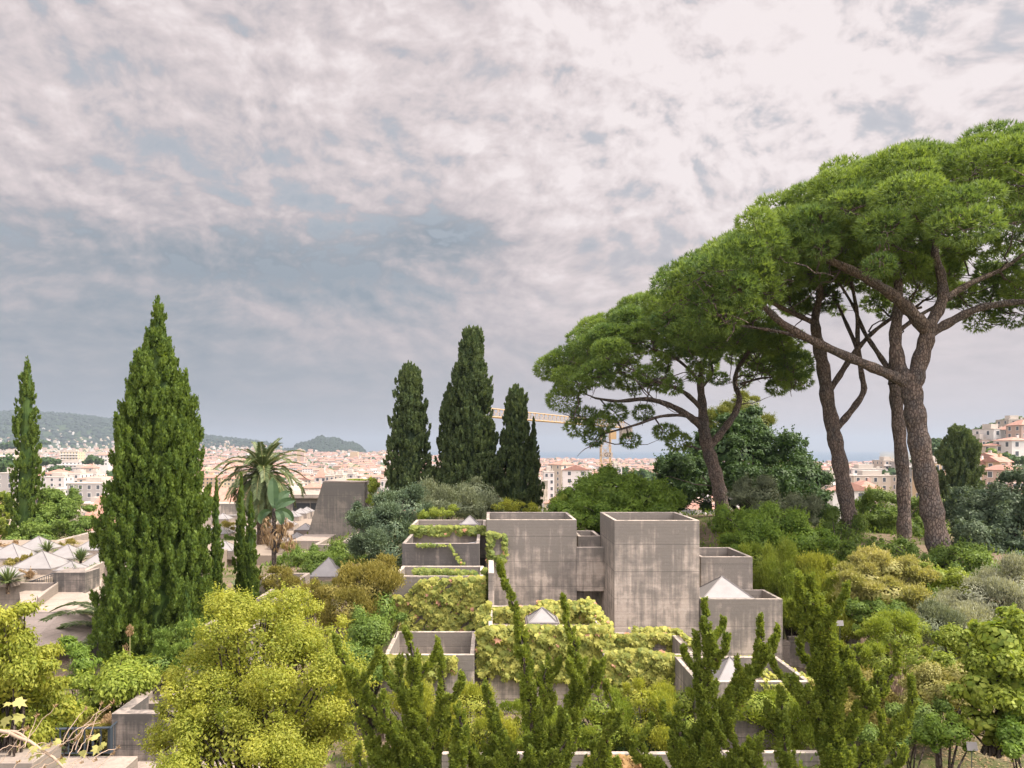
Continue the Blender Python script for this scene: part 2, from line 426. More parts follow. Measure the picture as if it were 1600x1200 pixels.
# sea
m, t, out = newmat('sea_water')
geo = t.node('ShaderNodeNewGeometry').outputs['Position']
wv_ = t.noise(t.mapv(geo, scale=(1, 2.2, 1)), 0.02, 6, 0.7)
bp = t.node('ShaderNodeBump', ins={'Strength': 0.5, 'Distance': 4.0, 'Height': wv_})
b = t.node('ShaderNodeBsdfPrincipled', ins={'Base Color': (0.035, 0.085, 0.14), 'Roughness': 0.32, 'IOR': 1.33, 'Normal': bp.outputs[0]})
t.l.new(b.outputs[0], out.inputs[0])
MB().add([(-15500,1200,0),(15500,1200,0),(15500,15400,0),(-15500,15400,0)], [(0,1,2,3)]).build('sea', m, kind='structure')
# ------------------------------------------------------------------ haze
m, t, out = newmat('haze_air')
pv = t.node('ShaderNodeVolumePrincipled', ins={'Color': (0.43, 0.515, 0.62), 'Density': 0.00013, 'Anisotropy': 0.15})
t.l.new(pv.outputs[0], out.inputs['Volume'])
MB().box(-16000, 16000, -15900, 15900, CZ-91.5, CZ+222).build('haze', m, kind='stuff')
# ------------------------------------------------------------------ concrete architecture
def well(mb, x0, x1, y0, y1, ztop, zbot, t=0.13, floor=None, inner_bot=None, cuts=None):
    """open-topped box: four walls butted end to end, and a recessed floor"""
    mb.box(x0, x1, y0, y0+t, zbot, ztop)
    mb.box(x0, x1, y1-t, y1, zbot, ztop)
    mb.box(x0, x0+t, y0+t, y1-t, zbot, ztop)
    mb.box(x1-t, x1, y0+t, y1-t, zbot, ztop)
    fl = ztop-0.7 if floor is None else floor
    mb.box(x0+t, x1-t, y0+t, y1-t, fl-0.2, fl, 1)
def wellpx(name, parent, xl, xr, yf, yb, ybot, Y, mat='conc', t=0.13, floor=0.7, label=None, group=None, Yb=None, zbot=None):
    zt = Z_(yf, Y)
    if Yb is None: Yb = Y*(yf-PY0)/(yb-PY0)
    zb = Z_(ybot, Y) if zbot is None else zbot
    zb = min(zb, gz(X_((xl+xr)/2, Y), (Y+Yb)/2)-0.5, gz(X_((xl+xr)/2, Y), Y)-0.5)
    mb = MB(); well(mb, X_(xl, Y), X_(xr, Y), Y, Yb, zt, zb, t, zt-floor)
    o = mb.build(name, [M[mat], M['gravel']], parent, bevel=0.012, label=label, group=group)
    return o, (X_(xl, Y), X_(xr, Y), Y, Yb, zt)
def pyramid(parent, cx, cyy, zb, w_, h, d=None, base=0.25, name='skylight', glassmat='glass_white'):
    d = d or w_
    b = MB()
    for (a0,a1,b0,b1) in ((cx-w_/2-0.06,cx+w_/2+0.06,cyy-d/2-0.06,cyy-d/2+0.06),(cx-w_/2-0.06,cx+w_/2+0.06,cyy+d/2-0.06,cyy+d/2+0.06),
                          (cx-w_/2-0.06,cx-w_/2+0.06,cyy-d/2+0.06,cyy+d/2-0.06),(cx+w_/2-0.06,cx+w_/2+0.06,cyy-d/2+0.06,cyy+d/2-0.06)):
        b.box(a0,a1,b0,b1,zb-base,zb)
    o = b.build(name, [M['conc_pale']], parent)
    g = MB()
    q = [(cx-w_/2,cyy-d/2,zb+0.012),(cx+w_/2,cyy-d/2,zb+0.012),(cx+w_/2,cyy+d/2,zb+0.012),(cx-w_/2,cyy+d/2,zb+0.012)]
    g.add(q+[(cx,cyy,zb+h)], [(0,1,4),(1,2,4),(2,3,4),(3,0,4),(3,2,1,0)])
    g.build('glass', M['glass_white'], o)
    s = MB()
    for c_ in q: s.tube([np.array(c_)+[0,0,0.01], (cx,cyy,zb+h+0.015)], 0.018, 4)
    r = 0.035
    for k in range(4):
        s.tube([np.array(q[k])+[0,0,0.02], np.array(q[(k+1)%4])+[0,0,0.02]], r, 4)
    s.build('glazing_bar', M['zinc'], o)
    return o
B = empty('concrete_building', (X_(950,30),30,CZ-9), 'stepped board-marked concrete building of open-topped roof boxes, centre of the garden', 'building')
B.location = (0,0,0)
# two tall boxes and the wall between them
wellpx('roof_box', B, 760, 901, 812, 800, 985, 30.0, floor=0.55, label='tall concrete roof box on the left')
wellpx('roof_box', B, 960, 1093, 813, 800, 990, 27.5, floor=0.55, label='tallest concrete roof box in the middle')
mb = MB()
xa, xb = X_(901,30)+0.002, X_(960,27.5)-0.002
mb.box(xa, xb, 30.0, 30.14, Z_(924,30), Z_(855,30))
mb.build('connecting_wall', [M['conc']], B, bevel=0.012)
mb = MB(); well(mb, X_(901,31)+0.05, xb, 30.9, 32.98, Z_(832,32.2), Z_(880,31), 0.13, Z_(850,31)); mb.build('roof_box', [M['conc'], M['gravel']], B, bevel=0.01)
mb = MB(); mb.hexa([(X_(918,30.2),30.16,Z_(900,30)),(X_(940,30.2)-0.05,30.16,Z_(900,30)),(X_(940,30.2)-0.05,30.85,Z_(900,30)),(X_(918,30.2),30.85,Z_(900,30))],
                   [(X_(918,30.2),30.16,Z_(838,30)),(X_(940,30.2)-0.05,30.16,Z_(838,30)),(X_(940,30.2)-0.05,30.85,Z_(836,30)),(X_(918,30.2),30.85,Z_(836,30))])
# recess wall under the connecting wall
mb = MB(); mb.box(xa-0.3, xa+0.35, 30.4, 30.55, Z_(1010,30), Z_(924,30)-0.01); mb.box(xa+0.35+0.01, xb, 31.1, 31.25, Z_(1010,30), Z_(900,30)); mb.build('recess_wall', [M['conc']], B)
# right boxes
wellpx('roof_box', B, 1095, 1176, 870, 855, 960, 29.3, floor=0.5, label='small concrete roof box on the right')
o, bb = wellpx('roof_box', B, 1095, 1223, 936, 914, 1085, 27.42, floor=0.35, Yb=29.28, label='low right roof box holding a skylight')
p = at(1132, 936, 28.3)
pyramid(B, X_(1129,28.3), 28.36, bb[4]-0.06, 1.95, 0.74, d=1.5, base=0.2)
# upper left boxes
wellpx('roof_box', B, 640, 759, 822, 812, 870, 31.75, floor=0.25)
pyramid(B, X_(734,32.8), 32.9, Z_(822,31.75)-0.05, 0.85, 0.38, base=0.2)
wellpx('roof_box', B, 628, 749, 849, 833, 905, 28.5, floor=0.5, mat='conc_dark', label='dark stained roof box on the upper left')
mb = MB(); mb.box(X_(636,31.7), X_(757,31.7), 31.52, 31.73, Z_(960,31.7), Z_(870,31.7)); mb.build('wall', [M['conc_dark']], B)
# vine covered box
o, vb = wellpx('roof_box', B, 616, 755, 900, 884, 1040, 26.0, floor=0.45, label='left roof box with a vine covered front')
mb = MB(); mb.box(X_(763,25.5), X_(772,25.5), 25.5, 28.4, Z_(985,25.5), Z_(895,25.5)); mb.build('fin_wall', [M['conc']], B, bevel=0.01)
# lower boxes in front
wellpx('roof_box', B, 600, 741, 1023, 986, 1100, 22.0, floor=0.72, mat='conc', label='open roof box on the lower left')
o, mbx = wellpx('roof_box', B, 763, 941, 978, 946, 1100, 22.5, floor=0.55, label='middle roof box buried in yellow green vine')
pyramid(B, X_(847,23.8), 23.7, mbx[4]-0.12, 0.95, 0.42, base=0.3)
wellpx('roof_box', B, 943, 1087, 1023, 988, 1105, 22.02, floor=0.78, mat='conc', label='open roof box in the lower middle')
o, rbx = wellpx('roof_box', B, 1089, 1268, 1065, 1031, 1130, 19.5, floor=0.62, Yb=21.9, label='lowest roof box on the right with a tilted skylight')
pyramid(B, X_(1138,20.9), 20.75, rbx[4]-0.42, 1.3, 0.72, d=1.3, base=0.2)
mb = MB(); mb.box(X_(741,22)+0.003, X_(763,22.5)-0.003, 22.9, 23.05, Z_(1090,22), Z_(1035,22)); mb.build('wall', [M['conc_dark']], B)
# roof slab filling between the boxes (never seen from above, keeps the volume closed)
mb = MB(); mb.box(X_(640,31)-0.2, X_(1080,27.5), 28.9, 29.9, Z_(1085,30), Z_(1000,30)); mb.build('roof_slab', [M['gravel']], B)
# pipes lying in the wells
for (a, b_, Y0, Y1, zz) in ((775, 885, 31.0, 32.6, Z_(812,30)-0.32), (975, 1045, 28.6, 30.2, Z_(813,27.5)-0.3), (645, 745, 29.6, 30.6, Z_(849,28.5)-0.22), (1110,1160,30.0,31.0,Z_(870,29.3)-0.22)):
    mb = MB(); xs = np.linspace(X_(a, Y0), X_(b_, Y0), 8)
    pts = np.stack([xs, np.linspace(Y0, Y1, 8), zz-0.08*np.sin(np.linspace(0, np.pi, 8))], -1)
    mb.tube(pts, 0.025, 6); mb.build('cable_pipe', M['pipe'], B)

# low planter wall at the bottom of the picture
o = MB().box(X_(690,18), X_(1130,18), 18.0, 18.16, CZ-9.4, Z_(1178,18)).box(X_(1130,18)+0.004, X_(1300,18), 18.0, 18.16, CZ-9.4, Z_(1176,18)).build('planter_wall', [M['conc']], None, bevel=0.012,
     label='long low concrete planter wall crossing behind the front junipers', cat='wall')
# retaining wall on the right with pilaster
W = empty('retaining_wall', (0,0,0), 'concrete retaining wall with a pilaster right of the stepped building', 'wall')
MB().box(X_(1232,29), X_(1345,29), 29.0, 29.18, Z_(1180,29), Z_(995,29)).box(X_(1345,29)-0.18, X_(1345,29), 29.18, 33.5, Z_(1160,29), Z_(995,29)).build('wall', [M['conc']], W, bevel=0.01)
MB().box(X_(1223,28.6), X_(1234,28.6), 28.6, 28.98, Z_(1170,29), Z_(1003,28.6)).build('pilaster', [M['conc_pale']], W)
# square pier right of the front juniper
MB().box(X_(1380,19), X_(1392,19), 19, 19.2, Z_(1130,19), Z_(1068,19)).build('concrete_pier', [M['conc_dark']], None, bevel=0.01, label='slim square concrete pier under the dry twigs on the right', cat='post')

# ------------------------------------------------------------------ left museum wing
L = empty('gallery_building', (0,0,0), 'sprawling low concrete gallery with pyramid skylights and ramps behind the left cypress', 'building')
RZ = CZ-6.75
MB().box(X_(-420,39), X_(95,39)-0.1, 37.6, 54, CZ-9.8, RZ).box(X_(95,39)-0.09, X_(250,39), 41, 54, CZ-9.8, RZ-0.02).build('roof_terrace', [M['gravel']], L)
for (ax, ay, bx0, bx1, by) in ((49,843,20,70,861),(0,855,-28,30,874),(47,868,12,80,890),(98,856,66,117,874),(141,845,113,158,861),(151,866,118,176,887),(100,881,82,120,893),(-10,890,-42,18,903),(-50,848,-76,-24,866),(-75,868,-108,-42,888)):
    zb = RZ+0.28; Y = (zb-CZ)/(PY0-by)*F
    Y = (CZ-zb)*F/(by-PY0)
    w_ = (bx1-bx0)/F*Y
    pyramid(L, X_((bx0+bx1)/2, Y)+0.0, Y+w_/2, zb, w_, (by-ay)/F*Y*1.12, base=0.45)
# dark front block, ramp walls
MB().box(X_(84,37), X_(133,37), 37.0, 38.4, Z_(960,37), Z_(894,37)).build('stair_block', [M['conc_dark']], L, bevel=0.02)
MB().box(X_(-80,37.2), X_(84,37.2)-0.01, 37.2, 37.38, Z_(960,37), Z_(912,37)).build('parapet', [M['conc_pale']], L, bevel=0.015)
def ramp(name, pts, th=0.25, mat='conc_pale'):
    top = [at(*p) for p in pts]
    low = [q-np.array([0,0,th]) for q in top]
    return MB().hexa(low, top).build(name, [M[mat]], L, bevel=0.01)
ramp('ramp', [(40,1012,30.5),(152,1000,33.2),(160,895,40.0),(30,925,37.0)], 0.3)
ramp('ramp_wall', [(60,935,35.0),(90,912,36.9),(92,908,37.1),(58,930,35.3)], 3.0)
ramp('ramp_wall', [(133,893,37.2),(182,868,41.5),(184,864,42),(133,889,37.5)], 2.2)
ramp('ramp_wall', [(95,1000,33.0),(165,999,33.0),(165,992,33.4),(95,993,33.4)], 3.2, 'conc_dark')
ramp('parapet', [(135,975,34.0),(152,975,34.0),(152,973,34.3),(135,973,34.3)], 0.8, 'conc_dark')
# sloping white band wall and dark duct box behind
ramp('sloping_wall', [(72,850,52),(175,824,60),(175,822,61),(72,848,53)], 1.3)
MB().box(X_(138,58), X_(148,58), 57.6, 58.4, Z_(846,58), Z_(833,58)).build('duct_box', [M['dark_in']], L)
# rail beside the stair block
rl = MB()
for k in range(12):
    px_ = 48+k*3.5; yb_ = 909.5; yt_ = 908-k*1.15
    rl.tube([at(px_, yb_, 37.6), at(px_, yt_, 37.6)], 0.014, 5)
rl.tube([at(46, 909, 37.6), at(88, 894, 37.6)], 0.02, 5); rl.tube([at(88, 894, 37.6), at(88, 915, 36.98)], 0.03, 5)
rl.build('stair_rail', M['rail'], L)
# right wing behind the narrow cypresses
MB().box(X_(338,62), X_(600,62), 50, 76, CZ-10.5, CZ-7.3).build('roof_terrace', [M['gravel']], L)
for (ax, ay, wpx, by) in ((358,797,26,806),(374,795,24,803),(344,801,22,812),(366,812,26,828),(340,820,30,835),(398,801,22,810),(407,806,24,818),(454,801,22,808),(467,797,20,803),(477,795,18,800),(443,812,26,822),(474,819,24,829),(421,800,20,808),(412,822,30,836),(436,838,26,850),(345,845,34,862),(461,832,22,842)):
    zb = CZ-6.9; Y = 6.9*F/(by-PY0)
    w_ = wpx/F*Y*1.15
    pyramid(L, X_(ax, Y), Y+w_/2, zb, w_, w_*0.36, base=0.5)
# low building with dark window band, pale roof edge
MB().box(X_(420,84), X_(520,84), 84, 92, Z_(830,84), Z_(778,84)).build('pavilion', [M['conc']], L)
MB().box(X_(418,83.6), X_(522,83.6), 83.4, 92.4, Z_(778,84)+0.004, Z_(773,83.6)).build('roof_edge', [M['conc_pale']], L)
MB().box(X_(458,84), X_(484,84), 83.9, 83.995, Z_(799,84), Z_(786,84)).build('window', [M['dark_in']], L)
MB().box(X_(486,84), X_(512,84), 83.9, 83.995, Z_(799,84), Z_(786,84)).build('window', [M['dark_in']], L)
MB().box(X_(325,75), X_(382,75), 75, 77, Z_(812,75), Z_(787,75)).build('parapet', [M['conc']], L)
# open boxes with sunlit right faces
def wb(xl, xr, yf, yb, ybot, Y, mat='conc_pale', t=0.2, fl=1.0, Yb=None): return wellpx('roof_box', L, xl, xr, yf, yb, ybot, Y, mat, t, fl, Yb=Yb)
wb(490, 572, 851, 832, 870, 50, 'conc_pale', 0.25, 1.2)
wb(535, 600, 846, 816, 870, 47, 'conc_pale', 0.3, 1.0)
wb(405, 470, 905, 895, 940, 38, 'conc_pale', 0.2, 1.3)
wb(400, 478, 935, 920, 965, 33, 'conc_pale', 0.2, 1.3)
wb(302, 392, 986, 968, 1060, 30, 'conc_dark', 0.22, 1.0)
pyramid(L, X_(512,41), 41.3, Z_(904,40)+0.0, 1.9, 0.95, base=0.5)
MB().box(X_(470,40.5), X_(560,40.5), 40.2, 43, Z_(960,40), Z_(912,40)-0.1).build('skylight_base', [M['conc_dark']], L)
MB().box(X_(455,52), X_(505,52), 52, 56, Z_(870,52), Z_(845,52)).build('roof_block', [M['conc_pale']], L)
# trapezoid tower with inclined side
Tt = empty('battered_tower', (0,0,0), 'grey concrete tower with one steep slanting side, beside the palm', 'tower')
Y = 56.0
fr = [at(470,832,Y), at(570,832,Y), at(570,755,Y), at(504,753.5,Y)]
bk = [q+np.array([0,6.5,0]) for q in fr]
q = [fr[0],fr[1],bk[1],bk[0]]; tp = [fr[3],fr[2],bk[2],bk[3]]
MB().hexa([a-np.array([0,0,2.0]) for a in q], tp).build('tower_body', [M['conc_tower']], Tt, bevel=0.03)
MB().hexa([a+np.array([0,0,0.004]) for a in tp], [tp[0]+[0.1,0,.10],tp[1]+[0.06,-0.05,.10],tp[2]+[0.06,0,.10],tp[3]+[0.1,0,.10]]).build('coping', [M['conc_pale']], Tt)
# distant roof cylinder-fronted concrete blocks behind the bright green tree
D_ = MB()
th_ = np.linspace(np.pi, 2*np.pi, 12)
cxx, cyy_ = X_(838,64), 66
ring = [(cxx+1.15*math.cos(a), cyy_+1.15*math.sin(a)) for a in np.linspace(0, 2*np.pi, 20, endpoint=False)]
D_.add([(x,y,Z_(785,64)) for x,y in ring]+[(x,y,Z_(752,64)) for x,y in ring], [[k,(k+1)%20,20+(k+1)%20,20+k] for k in range(20)]+[list(range(20,40))])
D_.build('concrete_drum', [M['conc']], None, label='round grey concrete drum right of the centre cypresses', cat='roof drum')
MB().box(X_(770,60), X_(800,60), 60, 61, CZ-7, Z_(790,60)).build('garden_wall', [M['conc_pale']], None, label='short pale wall behind the left tall roof box', cat='wall')
# ------------------------------------------------------------------ front left box, rail and ledge
P = empty('concrete_planter', (0,0,0), 'dark stained open concrete planter box beside the steel railing, bottom left', 'planter')
def pl(nm, *a, **k): return wellpx(nm, P, *a, **k)
mb = MB(); zt = Z_(1115, 19.0)
mb.box(X_(174,19), X_(420,19), 19.0, 19.3, Z_(1198,19), zt)
mb.box(X_(174,19), X_(174,19)+0.32, 19.304, 20.4, Z_(1198,19), zt)
mb.box(X_(174,19)+0.6, X_(420,19), 20.4, 20.65, Z_(1198,19), zt+0.0)
mb.build('box_wall', [M['conc_dark']], P, bevel=0.012)
mb = MB(); zt2 = Z_(1100,20.7)
mb.box(X_(196,20.7), X_(420,20.7), 20.7, 20.95, Z_(1198,20), zt2+0.02)
mb.box(X_(196,20.7), X_(196,20.7)+0.3, 20.954, 24.5, Z_(1198,20), zt2+0.02)
mb.build('rear_box_wall', [M['conc_pale']], P, bevel=0.012)
MB().box(X_(196,20.7)+0.3, X_(420,20.7), 20.95, 24.5, zt2-0.9, zt2-0.6).build('planter_soil', [M['gravel']], P)
MB().box(X_(174,19)-0.1, X_(420,19), 18.55, 18.99, CZ-9.4, Z_(1192,18.9)).build('ledge', [M['conc_pale']], P)
T = empty('terrace_ledge', (0,0,0), 'pale concrete terrace ledge under the dark steel railing, bottom left', 'terrace')
MB().box(X_(20,17.6), X_(188,17.6), 17.6, 18.5, CZ-9.4, Z_(1181,18.5)).build('slab', [M['conc_pale']], T, bevel=0.02)
MB().box(X_(-60,15), X_(70,15), 14.6, 15.6, CZ-9, Z_(1178,15)).build('side_wall', [M['conc_pale']], T, bevel=0.02)
MB().hexa([at(150,1215,17.5),at(190,1190,17.5),at(190,1175,19),at(150,1200,19)],[at(135,1160,18.5),at(170,1115,19.0),at(172,1112,19.4),at(140,1155,18.9)]) if False else None
RL = empty('steel_railing', (0,0,0), 'dark blue steel railing at the edge of the pale terrace ledge', 'railing')
rl = MB(); rl.tube([at(45,1140,18.4), at(172,1137,18.4)], 0.03, 6); rl.tube([at(172,1137,18.4), at(187,1124,19.3)], 0.022, 6); rl.build('top_rail', M['rail'], RL)
rl = MB(); rl.tube([at(45,1178,18.4), at(172,1176,18.4)], 0.016, 6); rl.tube([at(172,1176,18.4), at(187,1163,19.3)], 0.016, 6); rl.build('bottom_rail', M['rail'], RL)
for k in range(10):
    px_ = 56+12.7*k
    MB().tube([at(px_,1139,18.4), at(px_,1177.5,18.4)], 0.022 if k < 9 else 0.03, 6).build('baluster', M['rail'], RL)
for k in range(3):
    f_ = (k+1)/4
    a = at(172+15*f_, 1137-13*f_, 18.4+0.9*f_); b_ = at(172+15*f_, 1176-13*f_, 18.4+0.9*f_)
    MB().tube([a, b_], 0.014, 6).build('baluster', M['rail'], RL)
MB().tube([at(173,1177,18.38), at(173,1137,18.38)], 0.03, 6).build('corner_post', M['rail'], RL)
# plant label signs
def sign(px, py, Y, w_, h, lean, label):
    s = empty('plant_label', (0,0,0), label, 'sign')
    c_ = at(px, py, Y); g = gz(c_[0], Y)
    mb = MB().hexa([c_+[-w_/2,0,-h/2],c_+[w_/2,0,-h/2],c_+[w_/2,0.012,-h/2],c_+[-w_/2,0.012,-h/2]],[c_+[-w_/2,lean,h/2],c_+[w_/2,lean,h/2],c_+[w_/2,lean+0.012,h/2],c_+[-w_/2,lean+0.012,h/2]])
    mb.build('plate', M['glass_white'], s)
    MB().tube([c_+[0,0.03,-h*0.3],(c_[0],Y+0.03,min(g,c_[2]-0.3))], 0.008, 5).build('stake', M['rail'], s)
sign(1313, 974, 25, 0.24, 0.17, 0.05, 'small white plant label behind the retaining wall')
sign(1520, 1167, 14.5, 0.21, 0.155, 0.04, 'white plant label on a stake in the bottom right bare bed')
# ------------------------------------------------------------------ plants
M['cyp'] = leafmat('cypress_foliage', (0.036, 0.082, 0.020), (0.190, 0.265, 0.045), 0.38)
M['cyp_dark'] = leafmat('dark_cypress_foliage', (0.036, 0.070, 0.034), (0.150, 0.195, 0.070), 0.32)
M['pine'] = leafmat('pine_needles', (0.050, 0.115, 0.048), (0.26, 0.35, 0.065), 0.40)
M['pine_y'] = leafmat('pale_pine_needles', (0.10, 0.14, 0.03), (0.24, 0.25, 0.06), 0.3)
M['jun'] = leafmat('juniper_foliage', (0.075, 0.130, 0.024), (0.290, 0.340, 0.055), 0.45, c_acc=(0.16,0.11,0.05), acc=0.97)
M['yel'] = leafmat('yellow_green_leaves', (0.15, 0.21, 0.025), (0.46, 0.46, 0.08), 0.48)
M['yel2'] = leafmat('pale_yellow_leaves', (0.22, 0.24, 0.06), (0.47, 0.43, 0.17), 0.4)
M['lime'] = leafmat('lime_green_leaves', (0.11, 0.18, 0.022), (0.33, 0.38, 0.06), 0.42)
M['brt'] = leafmat('bright_green_leaves', (0.07, 0.14, 0.02), (0.23, 0.33, 0.05), 0.45)
M['mid'] = leafmat('mid_green_leaves', (0.055, 0.115, 0.022), (0.21, 0.29, 0.055), 0.35)
M['dark'] = leafmat('dark_green_leaves', (0.025, 0.060, 0.022), (0.085, 0.145, 0.038), 0.3)
M['olv'] = leafmat('grey_green_leaves', (0.085, 0.115, 0.065), (0.25, 0.28, 0.16), 0.25)
M['blu'] = leafmat('blue_green_leaves', (0.045, 0.085, 0.055), (0.17, 0.225, 0.12), 0.22)
M['slv'] = leafmat('silvery_leaves', (0.20, 0.22, 0.15), (0.44, 0.45, 0.31), 0.3)
M['och'] = leafmat('ochre_green_leaves', (0.14, 0.14, 0.03), (0.32, 0.27, 0.07), 0.35)
M['dry'] = leafmat('dry_leaves', (0.22, 0.14, 0.07), (0.45, 0.33, 0.19), 0.3, (1.1,1,0.8))
M['vine'] = leafmat('vine_leaves', (0.11, 0.155, 0.025), (0.44, 0.42, 0.09), 0.38, c_acc=(0.50, 0.27, 0.17), acc=0.982)
M['vine_d'] = leafmat('green_vine_leaves', (0.08, 0.13, 0.025), (0.27, 0.30, 0.06), 0.35, c_acc=(0.5, 0.25, 0.15), acc=0.985)
M['vine_r'] = leafmat('reddish_vine_leaves', (0.28, 0.14, 0.07), (0.5, 0.38, 0.14), 0.35)
M['palm'] = leafmat('palm_leaflets', (0.045, 0.080, 0.028), (0.15, 0.19, 0.065), 0.22, spec=0.45)
M['palm_d'] = leafmat('dry_palm_leaflets', (0.18, 0.13, 0.05), (0.38, 0.28, 0.10), 0.25)
M['ban'] = leafmat('banana_leaves', (0.04, 0.09, 0.04), (0.10, 0.17, 0.07), 0.35, spec=0.5, rough=0.4)
def barkmat(name, c1, c2, sc_=6.0):
    m, t, out = newmat(name)
    g = t.node('ShaderNodeNewGeometry').outputs['Position']
    n = t.noise(t.mapv(g, scale=(1, 1, 0.32)), sc_, 6, 0.7, 0.3)
    n2 = t.noise(g, 1.2, 3, 0.6)
    vo = t.node('ShaderNodeTexVoronoi', feature='DISTANCE_TO_EDGE'); t.put(vo.inputs['Vector'], t.mapv(g, scale=(1,1,0.45))); vo.inputs['Scale'].default_value = sc_*1.6
    cr = t.ramp(vo.outputs['Distance'], [(0.0, 0.0), (0.18, 1.0)])
    c = t.mix(t.ramp(n, [(0.3, 0.0), (0.7, 1.0)]), c1, c2)
    c = t.mix(t.m('MULTIPLY', t.ramp(n2, [(0.45, 0.0), (0.65, 1.0)]), 0.55), c, tuple(x*0.75 for x in (c1[2]*1.9, c1[2]*1.9, c1[2]*1.9)))
    c = t.mix(cr, t.mix(1.0, c, (0.45, 0.42, 0.42), 'MULTIPLY'), c)
    bp = t.node('ShaderNodeBump', ins={'Strength': 0.9, 'Distance': 0.05, 'Height': t.m('ADD', n, cr)})
    b = t.node('ShaderNodeBsdfPrincipled', ins={'Base Color': c, 'Roughness': 0.9, 'Specular IOR Level': 0.15, 'Normal': bp.outputs[0]})
    t.l.new(b.outputs[0], out.inputs[0]); return m
M['bark'] = barkmat('pine_bark', (0.115, 0.095, 0.080), (0.31, 0.235, 0.19))
M['bark_d'] = barkmat('dark_bark', (0.05, 0.042, 0.035), (0.15, 0.12, 0.10))
M['twig'] = simple('dry_twig', (0.36, 0.27, 0.20), 0.8, 0.3, 8)
M['trunk_palm'] = barkmat('palm_trunk', (0.06, 0.045, 0.03), (0.22, 0.15, 0.09), 5)

def nrm(a): return a/(np.linalg.norm(a, axis=-1, keepdims=True)+1e-9)
def rdir(n): return nrm(R.normal(size=(n, 3)))
def cards(mb, P, N, L, W, mode='rand', mi=0, tint=None, dirv=None, fold=0.0):
    """one diamond leaf per point"""
    n = len(P)
    L = np.broadcast_to(L, (n,))*R.uniform(0.7, 1.3, n); W = np.broadcast_to(W, (n,))*R.uniform(0.75, 1.25, n)
    if mode == 'rand': T = np.cross(N, rdir(n))
    elif mode == 'droop':
        T = np.array([0,0,-1.0])+0.45*rdir(n); T = T-N*(T*N).sum(1, keepdims=True)
    elif mode == 'up':
        T = np.array([0,0,1.0])+0.5*rdir(n)+0.35*N; N = np.cross(T, rdir(n)); N = nrm(N)
    elif mode == 'spray':
        T = N+0.7*rdir(n)+np.array([0,0,0.25]); N = nrm(np.cross(T, rdir(n)))
    elif mode == 'dir':
        T = dirv
    T = nrm(T); B_ = nrm(np.cross(N, T))
    a = P-T*L[:,None]*0.5; c = P+T*L[:,None]*0.5
    mid = P-T*L[:,None]*0.08
    b = mid+B_*W[:,None]*0.5+N*(fold*L)[:,None]; d = mid-B_*W[:,None]*0.5+N*(fold*L)[:,None]
    V = np.stack([a, b, c, d], 1).reshape(-1, 3)
    idx = np.arange(n*4).reshape(n, 4)
    mb.add(V, idx, mi, R.random(n) if tint is None else tint)
def shell(C, S, n, inner=0.15, rin=0.8, up=0.0, ragged=0.0):
    """n points near the surface of the ellipsoids C (centres), S (radii)"""
    C = np.asarray(C, float); S = np.asarray(S, float)
    wgt = (S[:,0]*S[:,1]+S[:,0]*S[:,2]+S[:,1]*S[:,2]); k = R.choice(len(C), n, p=wgt/wgt.sum())
    d = rdir(n)
    if up: d[:,2] += up*R.random(n); d = nrm(d)
    r = np.where(R.random(n) < inner, R.uniform(0.3, 1, n), R.uniform(rin, 1.06, n))
    P = C[k]+d*S[k]*r[:,None]
    if ragged: P = P+rdir(n)*(np.abs(R.normal(size=n))*ragged)[:,None]*S[k]
    N = nrm(d/S[k])
    return P, N, k
def inside(P, C, S, f=0.72):
    m = np.zeros(len(P), bool)
    for c, s in zip(C, S):
        m |= (((P-c)/(s*f))**2).sum(1) < 1
    return m
def subclumps(C, S, per, ratio, squash=(1,1,1), pos=0.82, upbias=0.25):
    outC, outS = [], []
    for c, s in zip(C, S):
        k = max(3, int(per*(np.prod(s)**(2/3))))
        d = rdir(k); d[:,2] += upbias; d = nrm(d)
        cc = c+d*s*R.uniform(pos-0.15, pos+0.16, k)[:,None]
        rr = np.mean(s)**0.5*ratio*R.uniform(0.35, 1.35, k)
        outC.append(cc); outS.append(rr[:,None]*np.array(squash)*R.uniform(0.6, 1.3, (k,3)))
    C2 = np.concatenate(outC); S2 = np.concatenate(outS)
    keep = ~inside(C2, C, S, 0.6)
    return C2[keep], S2[keep]
